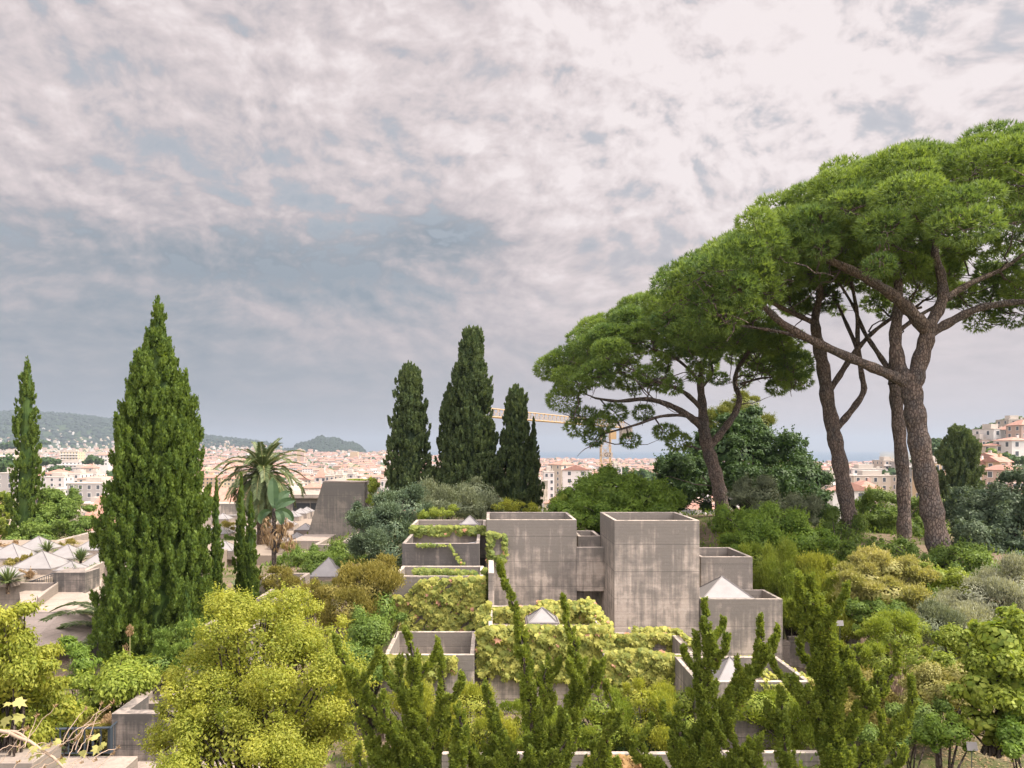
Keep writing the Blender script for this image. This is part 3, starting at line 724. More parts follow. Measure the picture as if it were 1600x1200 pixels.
def foliage(name, parent, C, S, n, L, W, mat, mode='rand', per=9, ratio=0.36, squash=(1,1,0.85), upn=0.35, jit=0.55, core=0.0, group=None, inner=0.15, shoots=30):
    C = np.asarray(C, float); S = np.asarray(S, float)
    C2, S2 = subclumps(C, S, per, ratio, squash)
    P, N, k = shell(C2, S2, int(n*1.25), inner, ragged=0.38)
    keep = ~inside(P, C, S, 0.62); P, N, k = P[keep], N[keep], k[keep]
    ct = R.random(len(C2))
    N = nrm(N+np.array([0,0,upn])+jit*rdir(len(P)))
    mb = MB()
    cards(mb, P, N, L, W, mode, 0, np.clip(0.6*R.random(len(P))+0.4*ct[k], 0, 1))
    # sparse inner leaves
    P2, N2, _ = shell(C, S*0.72, int(n*0.12), 0.6); cards(mb, P2, N2, L*1.4, W*1.4, 'rand')
    # single shoots that break the outline
    ns = int(shoots*(S[:,0]*S[:,2]).sum()/(L*10))
    if ns:
        A, NA, _ = shell(C2, S2, ns*3, 0.0, 0.95); kk = ~inside(A, C, S, 0.85); A, NA = A[kk][:ns], NA[kk][:ns]
        d = nrm(NA*0.7+np.array([0,0,0.9])+0.5*rdir(len(A))); ln = R.uniform(0.25, 0.75, len(A))*np.mean(S)*0.55
        m_ = 14; f_ = np.linspace(0, 1, m_)
        Pq = (A[:,None,:]+d[:,None,:]*(ln[:,None]*f_)[:,:,None]+np.array([0.0,0,-0.12])*(ln[:,None]*f_**2)[:,:,None]).reshape(-1, 3)+R.normal(size=(len(A)*m_, 3))*L*0.25
        Tq = nrm(np.repeat(d, m_, 0)*0.7+0.9*rdir(len(Pq)))
        cards(mb, Pq, nrm(np.cross(Tq, rdir(len(Pq)))+np.array([0,0,0.3])), L*0.9, W*0.9, 'dir', 0, None, dirv=Tq)
    if core:
        for c, s in zip(C, S): lump(mb, c, s*core, 7)
    return mb.build(name, [M[mat]] if isinstance(mat, str) else mat, parent), C2, S2
def lump(mb, c, s, seg=7, tint=0.2, rough=0.25):
    th_ = np.linspace(0, 2*np.pi, seg, endpoint=False); ph = np.linspace(-0.45*np.pi, 0.45*np.pi, max(4, seg-2))
    V = []
    for p_ in ph:
        r = 1+rough*(R.random(seg)-0.5)
        V.append(np.stack([np.cos(th_)*np.cos(p_)*r, np.sin(th_)*np.cos(p_)*r, np.full(seg, np.sin(p_))*r], -1))
    V = np.concatenate(V)*s+c
    i = np.arange(len(ph)-1)[:,None]*seg; j = np.arange(seg)[None,:]; j2 = (j+1)%seg
    mb.add(V, np.stack([i+j, i+j2, i+seg+j2, i+seg+j], -1).reshape(-1, 4), 0, tint)
    mb.add(V[-seg:], [list(range(seg))], 0, tint)
def pxblobs(bl):
    C, S = [], []
    for b in bl:
        px, py, Y, rx, ry = b[:5]
        ryy = b[5] if len(b) > 5 else (rx+ry)/2
        C.append(at(px, py, Y)); S.append([rx/F*Y, ryy/F*Y, ry/F*Y])
    return np.array(C), np.array(S)
def stems(mb, base, C2, count, r0=0.05, r1=0.012, bend=0.3, sides=5):
    k = R.choice(len(C2), min(count, len(C2)), replace=False)
    for j in k:
        e = C2[j]; b = base+np.array([R.normal()*0.08, R.normal()*0.08, 0])
        mid = b*0.5+e*0.5+np.array([0,0,np.linalg.norm(e-b)*0.12])+R.normal(size=3)*bend*0.2*np.linalg.norm(e-b)
        t_ = np.linspace(0, 1, 7)[:,None]
        pts = (1-t_)**2*b+2*t_*(1-t_)*mid+t_**2*e
        mb.tube(pts, np.linspace(r0, r1, 7), sides, cap=False)
def shrub(name, label, cat, bl, n, L, W, mat, mode='rand', base=None, nst=10, r0=0.04, group=None, bark='bark_d', **kw):
    C, S = pxblobs(bl)
    if base is None:
        b0 = C.mean(0); b0 = np.array([b0[0], b0[1], gz(b0[0], b0[1])-0.05])
    else:
        b0 = at(*base)
    lowest = (C[:,2]-S[:,2]).min()
    b0[2] = min(b0[2], lowest+0.3)
    root = empty(name, (0,0,0), label, cat, group)
    o, C2, S2 = foliage('crown' if cat == 'tree' else 'foliage', root, C, S, n, L, W, mat, mode, **kw)
    mb = MB(); stems(mb, b0, C2, nst, r0)
    mb.build('trunk' if cat == 'tree' else 'stems', [M[bark]], root, smooth=True)
    return root
# ---- cypress
def cypress(label, px, pyt, pyb, Y, prof, n, mat='cyp', L=0.10, W=0.055, plume=(0.30, 0.75), nplume=260, lean=0.0, group=None, name='cypress_tree', ragged=0.12, seedrot=0):
    """prof: list of (height fraction, half width in px)"""
    base = at(px, pyb, Y); top = Z_(pyt, Y); H = top-base[2]
    root = empty(name, (0,0,0), label, 'tree', group)
    hs = np.array([p[0] for p in prof]); ws = np.array([p[1] for p in prof])/F*Y
    C, S = [], []
    hh_ = np.linspace(0, 1, 400); ww = np.interp(hh_, hs, ws); pr = ww+0.15; pr /= pr.sum()
    for k in range(nplume):
        h = R.choice(hh_, p=pr); r = np.interp(h, hs, ws)
        a = R.uniform(0, 2*np.pi)
        f = R.uniform(0.55, 1.0+ragged)*max(0, 1-plume[0]*0.5/max(r, 0.12))
        s = plume[0]*R.uniform(0.65, 1.25)*min(1.0, 0.35+r/1.2)
        z = base[2]+h*H-plume[1]*0.3
        C.append([base[0]+lean*h+math.cos(a)*r*f, Y+math.sin(a)*r*f, z]); S.append([s, s, plume[1]*R.uniform(0.7, 1.25)*min(1, 0.4+r/1.2)])
    # leader
    for h in np.linspace(0.8, 0.985, 9):
        r = np.interp(h, hs, ws); C.append([base[0]+lean*h, Y, base[2]+h*H-0.15]); S.append([max(r*0.8, 0.05), max(r*0.8, 0.05), 0.35])
    C = np.array(C); S = np.array(S)
    # every plume carries small upright flame shaped sprays
    C2, S2 = [], []
    for c, s in zip(C, S):
        k = 6; d = rdir(k); d[:,2] = d[:,2]*0.9+0.05
        c3 = c+d*s*0.7; out_ = nrm(c3-np.array([base[0], Y, c[2]])); out_[:,2] = 0; g_ = nrm(out_*0.33+np.array([0,0,1.0])+0.12*rdir(k)); r_ = s[0]*R.uniform(0.26, 0.42, k)
        for f1, f2 in ((0, 1), (0.9, 0.8), (1.7, 0.55), (2.4, 0.3)):
            C2.append(c3+g_*(r_*f1)[:,None]); S2.append(np.stack([r_*f2, r_*f2, r_*f2*1.3], -1))
    C2 = np.concatenate(C2); S2 = np.concatenate(S2)
    P, N, k = shell(C2, S2, n, 0.1)
    # drop what is deep inside
    hfrac = (P[:,2]-base[2])/H; rr = np.interp(hfrac, hs, ws)
    rad_ = np.hypot(P[:,0]-base[0]-lean*hfrac, P[:,1]-Y)
    keep = rad_ > rr*0.30; P, N, k = P[keep], N[keep], k[keep]
    # sprays taper to points: squeeze towards axis with height inside clump
    N = nrm(N*0.9+0.55*rdir(len(P))+np.array([0,0,0.15]))
    ct = R.random(len(C2))
    mb = MB()
    T = nrm(np.array([0,0,1.0])+0.55*N+0.5*rdir(len(P)))
    Nn = nrm(N-T*(N*T).sum(1, keepdims=True))
    cards(mb, P, Nn, L, W, 'dir', 0, np.clip(0.55*R.random(len(P))+0.45*ct[k], 0, 1), dirv=T)
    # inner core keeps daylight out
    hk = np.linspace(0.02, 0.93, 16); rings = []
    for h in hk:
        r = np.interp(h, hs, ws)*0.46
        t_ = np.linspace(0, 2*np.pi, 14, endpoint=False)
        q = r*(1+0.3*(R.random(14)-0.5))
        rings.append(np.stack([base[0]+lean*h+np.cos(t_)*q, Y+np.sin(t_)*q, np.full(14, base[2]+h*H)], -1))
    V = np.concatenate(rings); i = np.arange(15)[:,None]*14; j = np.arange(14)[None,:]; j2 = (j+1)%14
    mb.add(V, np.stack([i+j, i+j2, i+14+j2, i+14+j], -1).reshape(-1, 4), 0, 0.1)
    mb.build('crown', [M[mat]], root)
    MB().tube([(base[0], Y, gz(base[0], Y)-0.3), (base[0]+lean*0.4, Y, base[2]+H*0.5)], [max(0.12, ws.max()*0.12), 0.05], 8).build('trunk', [M['bark_d']], root, smooth=True)
    return root
cypress('broad tall dark green cypress, the largest of the conical trees left of the palm', 247, 455, 1062, 32,
        [(0,62),(0.08,84),(0.18,90),(0.35,83),(0.5,69),(0.6,61),(0.695,51),(0.78,40),(0.83,30),(0.88,17),(0.93,12),(1,1)], 300000, 'cyp', 0.15, 0.078, (0.44, 0.95), 620, ragged=0.10)
cypress('very narrow tall cypress beside the left picture edge', 42, 553, 850, 60,
        [(0,26),(0.2,25),(0.5,20),(0.75,15),(0.9,9),(1,1)], 60000, 'cyp', 0.16, 0.085, (0.30, 0.8), 170, lean=0.0)
g3 = 'dark cypresses in the centre'
cypress('left one of the three dark cypresses behind the grey green bushes', 640, 570, 778, 55,
        [(0,35),(0.15,38),(0.4,34),(0.65,29),(0.85,23),(0.95,17),(1,6)], 95000, 'cyp_dark', 0.18, 0.10, (0.32, 0.75), 320, ragged=0.04, group=g3)
cypress('middle and tallest of the three dark cypresses, with a broad double body', 737, 510, 792, 55,
        [(0,48),(0.15,50),(0.35,44),(0.55,36),(0.75,29),(0.9,20),(0.97,14),(1,4)], 140000, 'cyp_dark', 0.20, 0.11, (0.34, 0.8), 450, ragged=0.04, group=g3)
# a second, lower stem of the same clump
cypress('lower cypress stem leaning against the left of the tallest centre cypress', 703, 597, 790, 55.8,
        [(0,26),(0.2,28),(0.5,25),(0.8,17),(1,3)], 45000, 'cyp_dark', 0.20, 0.11, (0.30, 0.75), 200, ragged=0.04, group=g3)
cypress('right one of the three dark cypresses, ragged and left of the crane', 806, 600, 785, 55,
        [(0,31),(0.2,33),(0.5,28),(0.75,22),(0.9,15),(1,4)], 60000, 'cyp_dark', 0.20, 0.11, (0.28, 0.8), 260, ragged=0.05, group=g3)
cypress('thin pointed cypress stem at the right of the centre group', 834, 650, 785, 55.5,
        [(0,16),(0.3,16),(0.6,10),(0.85,5),(1,1)], 26000, 'cyp_dark', 0.15, 0.08, (0.2, 0.8), 90, group=g3)
g4 = 'narrow young cypresses'
cypress('thin bright cypress in front of the palm', 377, 735, 935, 36,
        [(0,13),(0.3,13),(0.6,9),(0.85,5),(1,1)], 34000, 'cyp', 0.09, 0.045, (0.16, 0.5), 130, group=g4)
cypress('second thin cypress right beside the one in front of the palm', 392, 768, 938, 35,
        [(0,15),(0.4,14),(0.7,8),(1,1)], 34000, 'cyp', 0.09, 0.045, (0.16, 0.5), 130, group=g4)
cypress('thin cypress at the right flank of the broad cypress', 338, 745, 985, 33,
        [(0,13),(0.4,12),(0.8,7),(1,1)], 36000, 'cyp', 0.09, 0.045, (0.16, 0.5), 130, group=g4)
cypress('small young cypress at the foot of the broad cypress', 293, 898, 985, 28.8,
        [(0,15),(0.5,12),(0.8,6),(1,1)], 22000, 'cyp', 0.07, 0.04, (0.14, 0.4), 90, group=g4)
cypress('dark rounded cypress before the hillside houses on the right', 1497, 668, 785, 70,
        [(0,30),(0.2,34),(0.5,33),(0.75,27),(0.92,18),(1,5)], 60000, 'cyp_dark', 0.19, 0.11, (0.45, 0.8), 160, ragged=0.2)

# ---- stone pines
def needles(mb, C, S, ntuft, Ln=0.25, per=6):
    P, N, k = shell(C, S, ntuft, 0.22, 0.8)
    keep = ~inside(P, C, S, 0.66); P, N, k = P[keep], N[keep], k[keep]
    ct = R.random(len(C))
    D = nrm(N+np.array([0,0,0.45])+0.35*rdir(len(P)))
    for q in range(per):
        d = nrm(D+0.75*rdir(len(P)))
        side = nrm(np.cross(d, rdir(len(P))))
        l = Ln*R.uniform(0.7, 1.25, len(P)); w_ = Ln*0.20
        a = P+side*w_*0.5; b = P-side*w_*0.5; c = P+d*l[:,None]
        V = np.stack([a, b, c], 1).reshape(-1, 3)
        mb.add(V, np.arange(len(V)).reshape(-1, 3), 0, np.clip(0.5*R.random(len(P))+0.5*ct[k], 0, 1))
def pine(label, trunk, limbs, dome, extra=(), ncl=190, tufts=230, mat='pine', group=None, clr=(0.8, 1.35), tilt=0.0, inner=60, ex=2.3):
    root = empty('stone_pine', (0,0,0), label, 'tree', group)
    nodes, nrad = [], []
    mb = MB()
    def limb(pts, r0, r1, name=None):
        p = np.array([at(*q) for q in pts])
        t_ = np.arange(len(p)); tt = np.linspace(0, len(p)-1, (len(p)-1)*5+1)
        sm = np.stack([np.interp(tt, t_, p[:,k]) for k in range(3)], -1)
        for _ in range(3): sm[1:-1] = (sm[:-2]+2*sm[1:-1]+sm[2:])/4
        r = np.linspace(r0, r1, len(sm)); r = r*(1+0.10*np.sin(np.arange(len(sm))*1.7+r0*9))
        mb.tube(sm, r, 12, wob=0.10)
        nodes.extend(sm[2:]); nrad.extend(r[2:])
    limb(*trunk)
    for l in limbs: limb(*l)
    mb.build('trunk', [M['bark']], root, smooth=True)
    cx, cyv, Rx, Ry, zr, H = dome
    C, S = [], []
    for k in range(ncl):
        u = math.sqrt((k+0.5)/ncl); a = k*2.39996+R.uniform(-0.2, 0.2); u = min(1, max(0, u+R.uniform(-0.04, 0.04)))
        x = cx+Rx*u*math.cos(a); y = cyv+Ry*u*math.sin(a)
        z = CZ+zr+H*(1-u**ex)+tilt*(x-cx)/Rx+R.uniform(-0.65, 0.65)
        s = R.uniform(*clr)*(1.05-0.25*u)
        C.append([x, y, z]); S.append([s, s, s*0.62])
    for k in range(inner):    # lower tier hanging under the dome near the rim
        a = R.uniform(0, 2*np.pi); u = R.uniform(0.72, 1.03)
        x = cx+Rx*u*math.cos(a); y = cyv+Ry*u*math.sin(a)
        z = CZ+zr+H*(1-min(u,1.0)**ex)+tilt*(x-cx)/Rx-R.uniform(0.5, 1.5)
        s = R.uniform(0.45, 0.75); C.append([x, y, z]); S.append([s, s, s*0.7])
    for e in extra:
        C.append(at(e[0], e[1], e[2])); s = e[3]/F*e[2]; S.append([s, s, s*0.72])
    C = np.array(C); S = np.array(S)
    S = S*R.uniform(0.85, 1.15, S.shape)
    mb = MB(); needles(mb, C, S, tufts*len(C)); mb.build('crown', [M[mat]], root)
    # branch network: every clump is tied to the nearest wood
    br = MB()
    nd = np.array(nodes); rd_ = np.array(nrad)
    left = list(range(len(C)))
    order = sorted(left, key=lambda j: np.min(((nd-C[j])**2).sum(1)))
    ns = [n_ for n_ in nd]; rs = [r_ for r_ in rd_]
    cen = np.array([cx, cyv, CZ+zr-3.0])
    for j in order:
        e = C[j]-np.array([0,0,S[j][2]*0.3]); A = np.array(ns)
        d = np.linalg.norm(A-e, axis=1)
        # prefer wood that lies lower and more central
        cost = d+0.9*np.maximum(0, A[:,2]-e[2]+0.2)+0.28*np.maximum(0, np.linalg.norm(A-cen, axis=1)-np.linalg.norm(e-cen)+1.0)
        i_ = int(np.argmin(cost)); s0 = A[i_]; ln = np.linalg.norm(e-s0)
        mid = s0*0.5+e*0.5+np.array([0,0,-0.10*ln])+R.normal(size=3)*0.07*ln
        t_ = np.linspace(0, 1, 8)[:,None]
        pts = (1-t_)**2*s0+2*t_*(1-t_)*mid+t_**2*e
        r0 = min(rs[i_]*0.8, 0.035+0.022*ln); r = np.linspace(r0, 0.02, 8)
        pts[1:-1] += R.normal(size=(6,3))*0.025*ln
        br.tube(pts, r, 6, cap=False)
        for q in (2, 4, 6): ns.append(pts[q]); rs.append(float(r[q])*1.3)
        for b_ in range(3):
            q = R.integers(2, 7); t2 = e+rdir(1)[0]*S[j]*0.7
            br.tube([pts[q], (pts[q]+t2)/2+R.normal(size=3)*0.1, t2], [0.02, 0.015, 0.008], 4, cap=False)
    for _ in range(len(order)//2):
        j = order[R.integers(0, len(order))]; e = C[j]-np.array([0,0,R.uniform(0.6, 1.6)])+R.normal(size=3)*0.5; A = np.array(ns)
        d = np.linalg.norm(A-e, axis=1); cand = np.where((d > 1.0) & (d < 4.0))[0]
        if len(cand) == 0: continue
        s0 = A[R.choice(cand)]; ln = np.linalg.norm(e-s0); t_ = np.linspace(0, 1, 8)[:,None]
        mid = s0*0.5+e*0.5+np.array([0,0,-0.12*ln])+R.normal(size=3)*0.12*ln
        pts = (1-t_)**2*s0+2*t_*(1-t_)*mid+t_**2*e; pts[1:] += R.normal(size=(7,3))*0.03*ln
        br.tube(pts, np.linspace(0.055, 0.015, 8), 5, cap=False)
    br.build('branches', [M['bark']], root, smooth=True)
    return root
pg = 'umbrella stone pines on the right'
pine('right most and biggest umbrella pine with forked grey trunk and long left limb',
     ([(1474,905,36),(1466,850,36),(1455,790,36),(1440,715,36),(1430,650,36),(1424,606,36)], 0.53, 0.45),
     [([(1424,612,36),(1436,570,36),(1448,530,36),(1452,505,36)], 0.42, 0.34),
      ([(1450,520,36),(1425,488,35.6),(1395,460,35.2),(1350,432,34.8),(1300,408,34.2),(1250,392,33.5),(1195,382,33)], 0.34, 0.08),
      ([(1452,510,36),(1474,470,36.3),(1472,430,36.6),(1458,395,36.8),(1470,350,37),(1450,300,37)], 0.30, 0.08),
      ([(1455,520,36),(1490,500,35.8),(1530,480,35.5),(1580,472,35.2),(1650,470,35)], 0.24, 0.12),
      ([(1470,470,36.3),(1520,440,37),(1570,420,38),(1620,380,38.5)], 0.18, 0.06),
      ([(1424,612,36),(1402,570,36.2),(1398,520,36.4),(1406,470,36.8),(1400,410,37.2),(1385,350,37.5)], 0.38, 0.10),
      ([(1412,596,36),(1385,583,35.8),(1335,562,35.4),(1270,533,34.8),(1220,505,34.2),(1185,470,33.6),(1140,440,33),(1090,425,32.6)], 0.28, 0.07),
      ([(1270,534,34.8),(1230,520,35.5),(1180,512,36),(1130,505,36.5)], 0.11, 0.05),
      ([(1350,432,34.8),(1368,400,34.4),(1385,345,34)], 0.15, 0.06),
      ([(1300,408,34.2),(1290,360,33.5),(1275,320,33.2)], 0.10, 0.05)],
     (X_(1480,36), 36, 10.7, 8.2, 8.7, 4.9), ncl=150, tufts=430, group=pg, inner=24, clr=(0.95,1.55), ex=2.6,
     extra=[(x_,y_,31.5+abs(x_-1150)*0.012,d_) for x_,y_,d_ in ((1195,378,36),(1160,395,36),(1130,420,34),(1100,425,34),(1075,440,30),(1150,450,32),(1110,470,30),(1180,430,32),(1215,410,30),(1060,470,26),(1090,500,26),(1130,500,28),(1165,480,28),(1200,455,26),(1235,385,30),(1180,350,30),(1040,445,24))]+[(1590,490,40,28),(1560,470,41,26),(1600,450,38,30),(1530,500,42,22)])
pine('slim umbrella pine trunk just left of the biggest forked pine',
     ([(1413,865,40),(1413,790,40),(1409,720,40),(1403,650,40),(1398,600,40)], 0.35, 0.31),
     [([(1398,600,40),(1396,560,40.3),(1400,520,40.8),(1405,480,41.2),(1400,430,41.6)], 0.32, 0.10),
      ([(1397,590,40.2),(1372,552,40.8),(1350,520,41.3),(1335,480,41.8),(1310,440,42)], 0.16, 0.06),
      ([(1400,520,40.8),(1440,490,42),(1480,470,43),(1520,450,43.5)], 0.14, 0.06)],
     (X_(1345,43), 44, 8.4, 6.0, 9.6, 3.6), ncl=64, tufts=260, group=pg, inner=10, clr=(0.7,1.1))
pine('crooked umbrella pine with a knee shaped side limb, left of the slim trunk',
     ([(1333,838,42),(1322,780,42),(1312,720,42),(1302,675,42),(1293,625,42),(1286,570,42),(1278,535,42)], 0.45, 0.33),
     [([(1278,535,42),(1272,500,42),(1282,460,42),(1280,420,42)], 0.30, 0.10),
      ([(1305,672,42),(1328,645,41.8),(1352,612,41.7),(1346,585,41.6),(1340,540,41.6),(1340,490,41.6),(1330,440,41.6)], 0.20, 0.09),
      ([(1295,612,42),(1316,580,41.8),(1335,550,41.6),(1362,520,41.4),(1395,495,41.2),(1440,480,41)], 0.19, 0.07),
      ([(1340,545,41.6),(1320,500,42.5),(1300,455,43)], 0.13, 0.06),
      ([(1274,505,42),(1240,490,41),(1200,470,40.2),(1150,455,39.5)], 0.16, 0.06),
      ([(1280,470,42),(1310,440,43),(1350,430,43.5)], 0.13, 0.05)],
     (X_(1222,41), 41, 7.3, 5.8, 8.3, 3.3), ncl=84, tufts=380, group=pg, inner=14, tilt=1.6, ex=3.6, clr=(0.9,1.4),
     extra=[(1080,520,38,34),(1110,535,39,30),(1050,500,39,30),(1150,530,40,28),(1030,470,40,26)])
pine('leaning umbrella pine standing apart behind the tall concrete boxes',
     ([(1131,815,50),(1126,775,50),(1117,735,50),(1105,700,50),(1100,670,50)], 0.50, 0.40),
     [([(1100,675,50),(1098,640,50),(1094,600,50),(1097,565,50)], 0.38, 0.16),
      ([(1097,668,50),(1075,648,49.6),(1045,632,49.2),(1010,622,48.8),(965,628,48.4),(930,622,48)], 0.26, 0.07),
      ([(1093,655,50),(1065,648,49.3),(1030,650,48.6),(1000,662,48.2),(965,672,48),(935,680,47.8)], 0.13, 0.05),
      ([(1108,700,50),(1128,675,50.3),(1150,645,50.6),(1157,622,50.8),(1147,600,51),(1152,575,51.2),(1170,550,51.5)], 0.26, 0.12),
      ([(1098,640,50),(1070,612,49.6),(1035,598,49.2),(1000,592,48.8)], 0.19, 0.06),
      ([(1096,600,50),(1075,575,50),(1050,555,50),(1020,545,50)], 0.14, 0.05),
      ([(1096,605,50),(1115,585,50.5),(1110,560,51)], 0.13, 0.06),
      ([(1157,600,51),(1190,590,51.5),(1220,590,52)], 0.10, 0.04)],
     (X_(1052,50), 50, 8.5, 6.8, 5.1, 4.4), ncl=112, tufts=440, group=pg, inner=30, tilt=0.4, clr=(0.9,1.45),
     extra=[(905,668,48,20),(928,684,48,16),(960,645,48,18),(985,688,48,15),(1005,645,49,17),(940,660,47.5,20),(915,650,48,20),(1040,675,48,18),(880,625,48,24),(900,600,47,26),(1235,590,51,22),(1215,605,52,18),(1060,690,52,20)])
# ---- upright tapering junipers in the foreground
def juniper(label, strokes, Y, base, n, L=0.065, W=0.03, fat=1.0, group='twisted junipers in the foreground'):
    root = empty('juniper', (0,0,0), label, 'tree', group)
    C, S = [], []; wood = MB()
    strokes = [list(st) for st in strokes]
    for st in list(strokes):
        for k in range(max(1, len(st)//2+1)):
            i_ = R.integers(0, len(st)-1); f_ = R.random(); x_, y_, r_ = [st[i_][q]*(1-f_)+st[i_+1][q]*f_ for q in range(3)]
            if r_ < 12 or (fat < 1 and R.random() < 0.4): continue
            sg = R.choice([-1, 1]); l = r_*R.uniform(0.9, 1.5)+9; dz = R.uniform(-0.5, 0.5)
            strokes.append([(x_, y_, r_*0.55, dz*0.2), (x_+sg*l*0.55, y_-l*0.5, r_*0.42, dz*0.6), (x_+sg*l*0.85, y_-l*0.95, r_*0.3, dz), (x_+sg*l*0.9, y_-l*1.4, 3, dz)])
    for st in strokes:
        p = np.array([at(q[0], q[1], Y+(q[3] if len(q) > 3 else 0)) for q in st]); r = np.array([q[2] if q[2] < 28 else 28+(q[2]-28)*0.35 for q in st])/F*Y*0.70*fat
        t_ = np.arange(len(p)); m_ = (len(p)-1)*9
        tt = np.linspace(0, len(p)-1, m_+1); r = r*R.uniform(0.8, 1.2, len(r))
        sm = np.stack([np.interp(tt, t_, p[:,k]) for k in range(3)], -1); rs = np.interp(tt, t_, r)
        for _ in range(2): sm[1:-1] = (sm[:-2]+2*sm[1:-1]+sm[2:])/4
        wood.tube(sm, np.clip(rs*0.22, 0.008, 0.06), 6)
        T = nrm(np.gradient(sm, axis=0))
        for i in range(len(sm)):
            for _ in range(2 if rs[i] > 0.12 else 1):
                d = rdir(1)[0]; d = d-T[i]*np.dot(d, T[i]); d = d/np.linalg.norm(d)
                rr = rs[i]*R.uniform(0.35, 0.9)
                c = sm[i]+d*rr*0.7+T[i]*R.uniform(-0.5, 0.5)*rs[i]
                s = max(0.045, rs[i]*R.uniform(0.34, 0.55)); g_ = nrm(T[i]*0.5+d*0.55+np.array([0,0,0.7])); g_ = g_/np.linalg.norm(g_)
                for q, (f1, f2) in enumerate(((0, 1), (0.85, 0.75), (1.55, 0.5), (2.1, 0.28))):
                    C.append(c+g_*s*f1); S.append([s*f2, s*f2, s*f2*1.2])
    C = np.array(C); S = np.array(S)
    P, N, k = shell(C, S, n, 0.1)
    ct = R.random(len(C))
    T = nrm(np.array([0.0,0,0.6])+0.9*N+0.5*rdir(len(P))); Nn = nrm(N-T*(N*T).sum(1, keepdims=True)+0.3*rdir(len(P)))
    mb = MB(); cards(mb, P, Nn, L, W, 'dir', 0, np.clip(0.55*R.random(len(P))+0.45*ct[k], 0, 1), dirv=T)
    mb.build('foliage', [M['jun']], root)
    b0 = at(*base); g = gz(b0[0], b0[1])
    wood.tube([(b0[0], b0[1], g-0.2), tuple(b0)], [0.12, 0.08], 8)
    wood.build('trunk', [M['bark_d']], root, smooth=True)
    return root
juniper('leftmost twisted juniper, bushy with two horn like arms leaning left',
 [[(690,1300,60),(660,1180,52),(640,1100,30),(650,1040,20),(640,1000,12),(633,985,4)],
  [(640,1180,45),(600,1130,30),(565,1080,24),(540,1040,18),(526,1010,9),(524,995,4)],
  [(665,1190,50),(690,1130,30),(695,1080,18),(690,1040,9),(688,1020,3)],
  [(700,1260,50),(715,1190,36),(722,1140,20),(716,1105,8)],
  [(640,1240,60),(590,1180,30),(570,1140,16),(560,1115,6)],
  [(650,1120,30),(625,1075,16),(622,1040,8),(626,1030,3)],
  [(620,1260,60),(590,1230,50)]], 12.2, (665,1290,12.2), 85000, fat=0.82)
juniper('juniper with two slender spires crossing the middle vine covered box',
 [[(850,1300,60),(838,1200,52),(830,1120,34),(822,1060,26),(815,1000,22),(803,950,15),(790,915,10),(782,893,5),(780,880,2)],
  [(860,1230,60),(880,1150,34),(905,1090,28),(905,1040,24),(893,990,15),(884,960,9),(881,935,3)],
  [(800,1250,50),(785,1180,32),(770,1130,20),(762,1090,10),(758,1070,3)],
  [(900,1250,50),(935,1180,22),(952,1135,10),(955,1115,3)],
  [(840,1250,60),(800,1200,40),(745,1190,26),(725,1165,8)],
  [(905,1100,22),(925,1060,14),(931,1035,5)],
  [(960,1215,30),(945,1140,12)],
  [(860,1110,24),(850,1060,15),(858,1030,5)]], 12.6, (850,1290,12.6), 105000, fat=0.92)
juniper('juniper with a straight spire and a bent right arm before the right wall',
 [[(1120,1300,56),(1108,1200,46),(1102,1130,34),(1108,1060,26),(1110,1010,18),(1104,975,12),(1102,952,5),(1101,940,2)],
  [(1115,1150,40),(1140,1100,24),(1165,1065,20),(1185,1040,17),(1190,1010,13),(1188,985,8),(1187,965,3)],
  [(1100,1090,24),(1092,1050,14),(1088,1015,9),(1086,990,3)],
  [(1090,1200,40),(1060,1140,18),(1055,1105,8)],
  [(1140,1090,16),(1152,1060,10),(1152,1030,4)],
  [(1130,1220,44),(1170,1190,28),(1185,1150,10)],
  [(1040,1215,26),(1000,1180,18),(965,1120,12),(950,1080,6),(946,1068,2)]], 13.0, (1118,1290,13.0), 105000)
juniper('rightmost juniper, tall twisting column with several upcurved horns on its right',
 [[(1320,1300,66),(1305,1200,58),(1300,1130,46),(1298,1070,34),(1290,1020,30),(1284,980,28),(1278,945,16),(1268,920,9),(1266,902,4)],
  [(1296,1060,24),(1322,1030,20),(1340,1010,10)],
  [(1320,1150,34),(1355,1100,22),(1385,1065,17),(1402,1045,12),(1403,1020,6),(1402,1010,2)],
  [(1340,1200,30),(1385,1160,18),(1415,1130,14),(1426,1100,10),(1424,1070,5),(1423,1060,2)],
  [(1300,1150,34),(1265,1100,20),(1235,1070,14),(1215,1050,9),(1204,1030,3)],
  [(1350,1270,30),(1385,1215,18),(1402,1180,12),(1380,1140,8),(1375,1115,3)],
  [(1260,1260,40),(1225,1190,24),(1222,1130,15),(1222,1095,8),(1220,1080,2)],
  [(1262,1000,16),(1250,960,11),(1247,925,5),(1248,905,2)],
  [(1352,1110,18),(1370,1075,13),(1372,1050,6)],
  [(1300,1250,40),(1298,1180,12),(1297,1150,4)]], 12.4, (1318,1290,12.4), 130000)

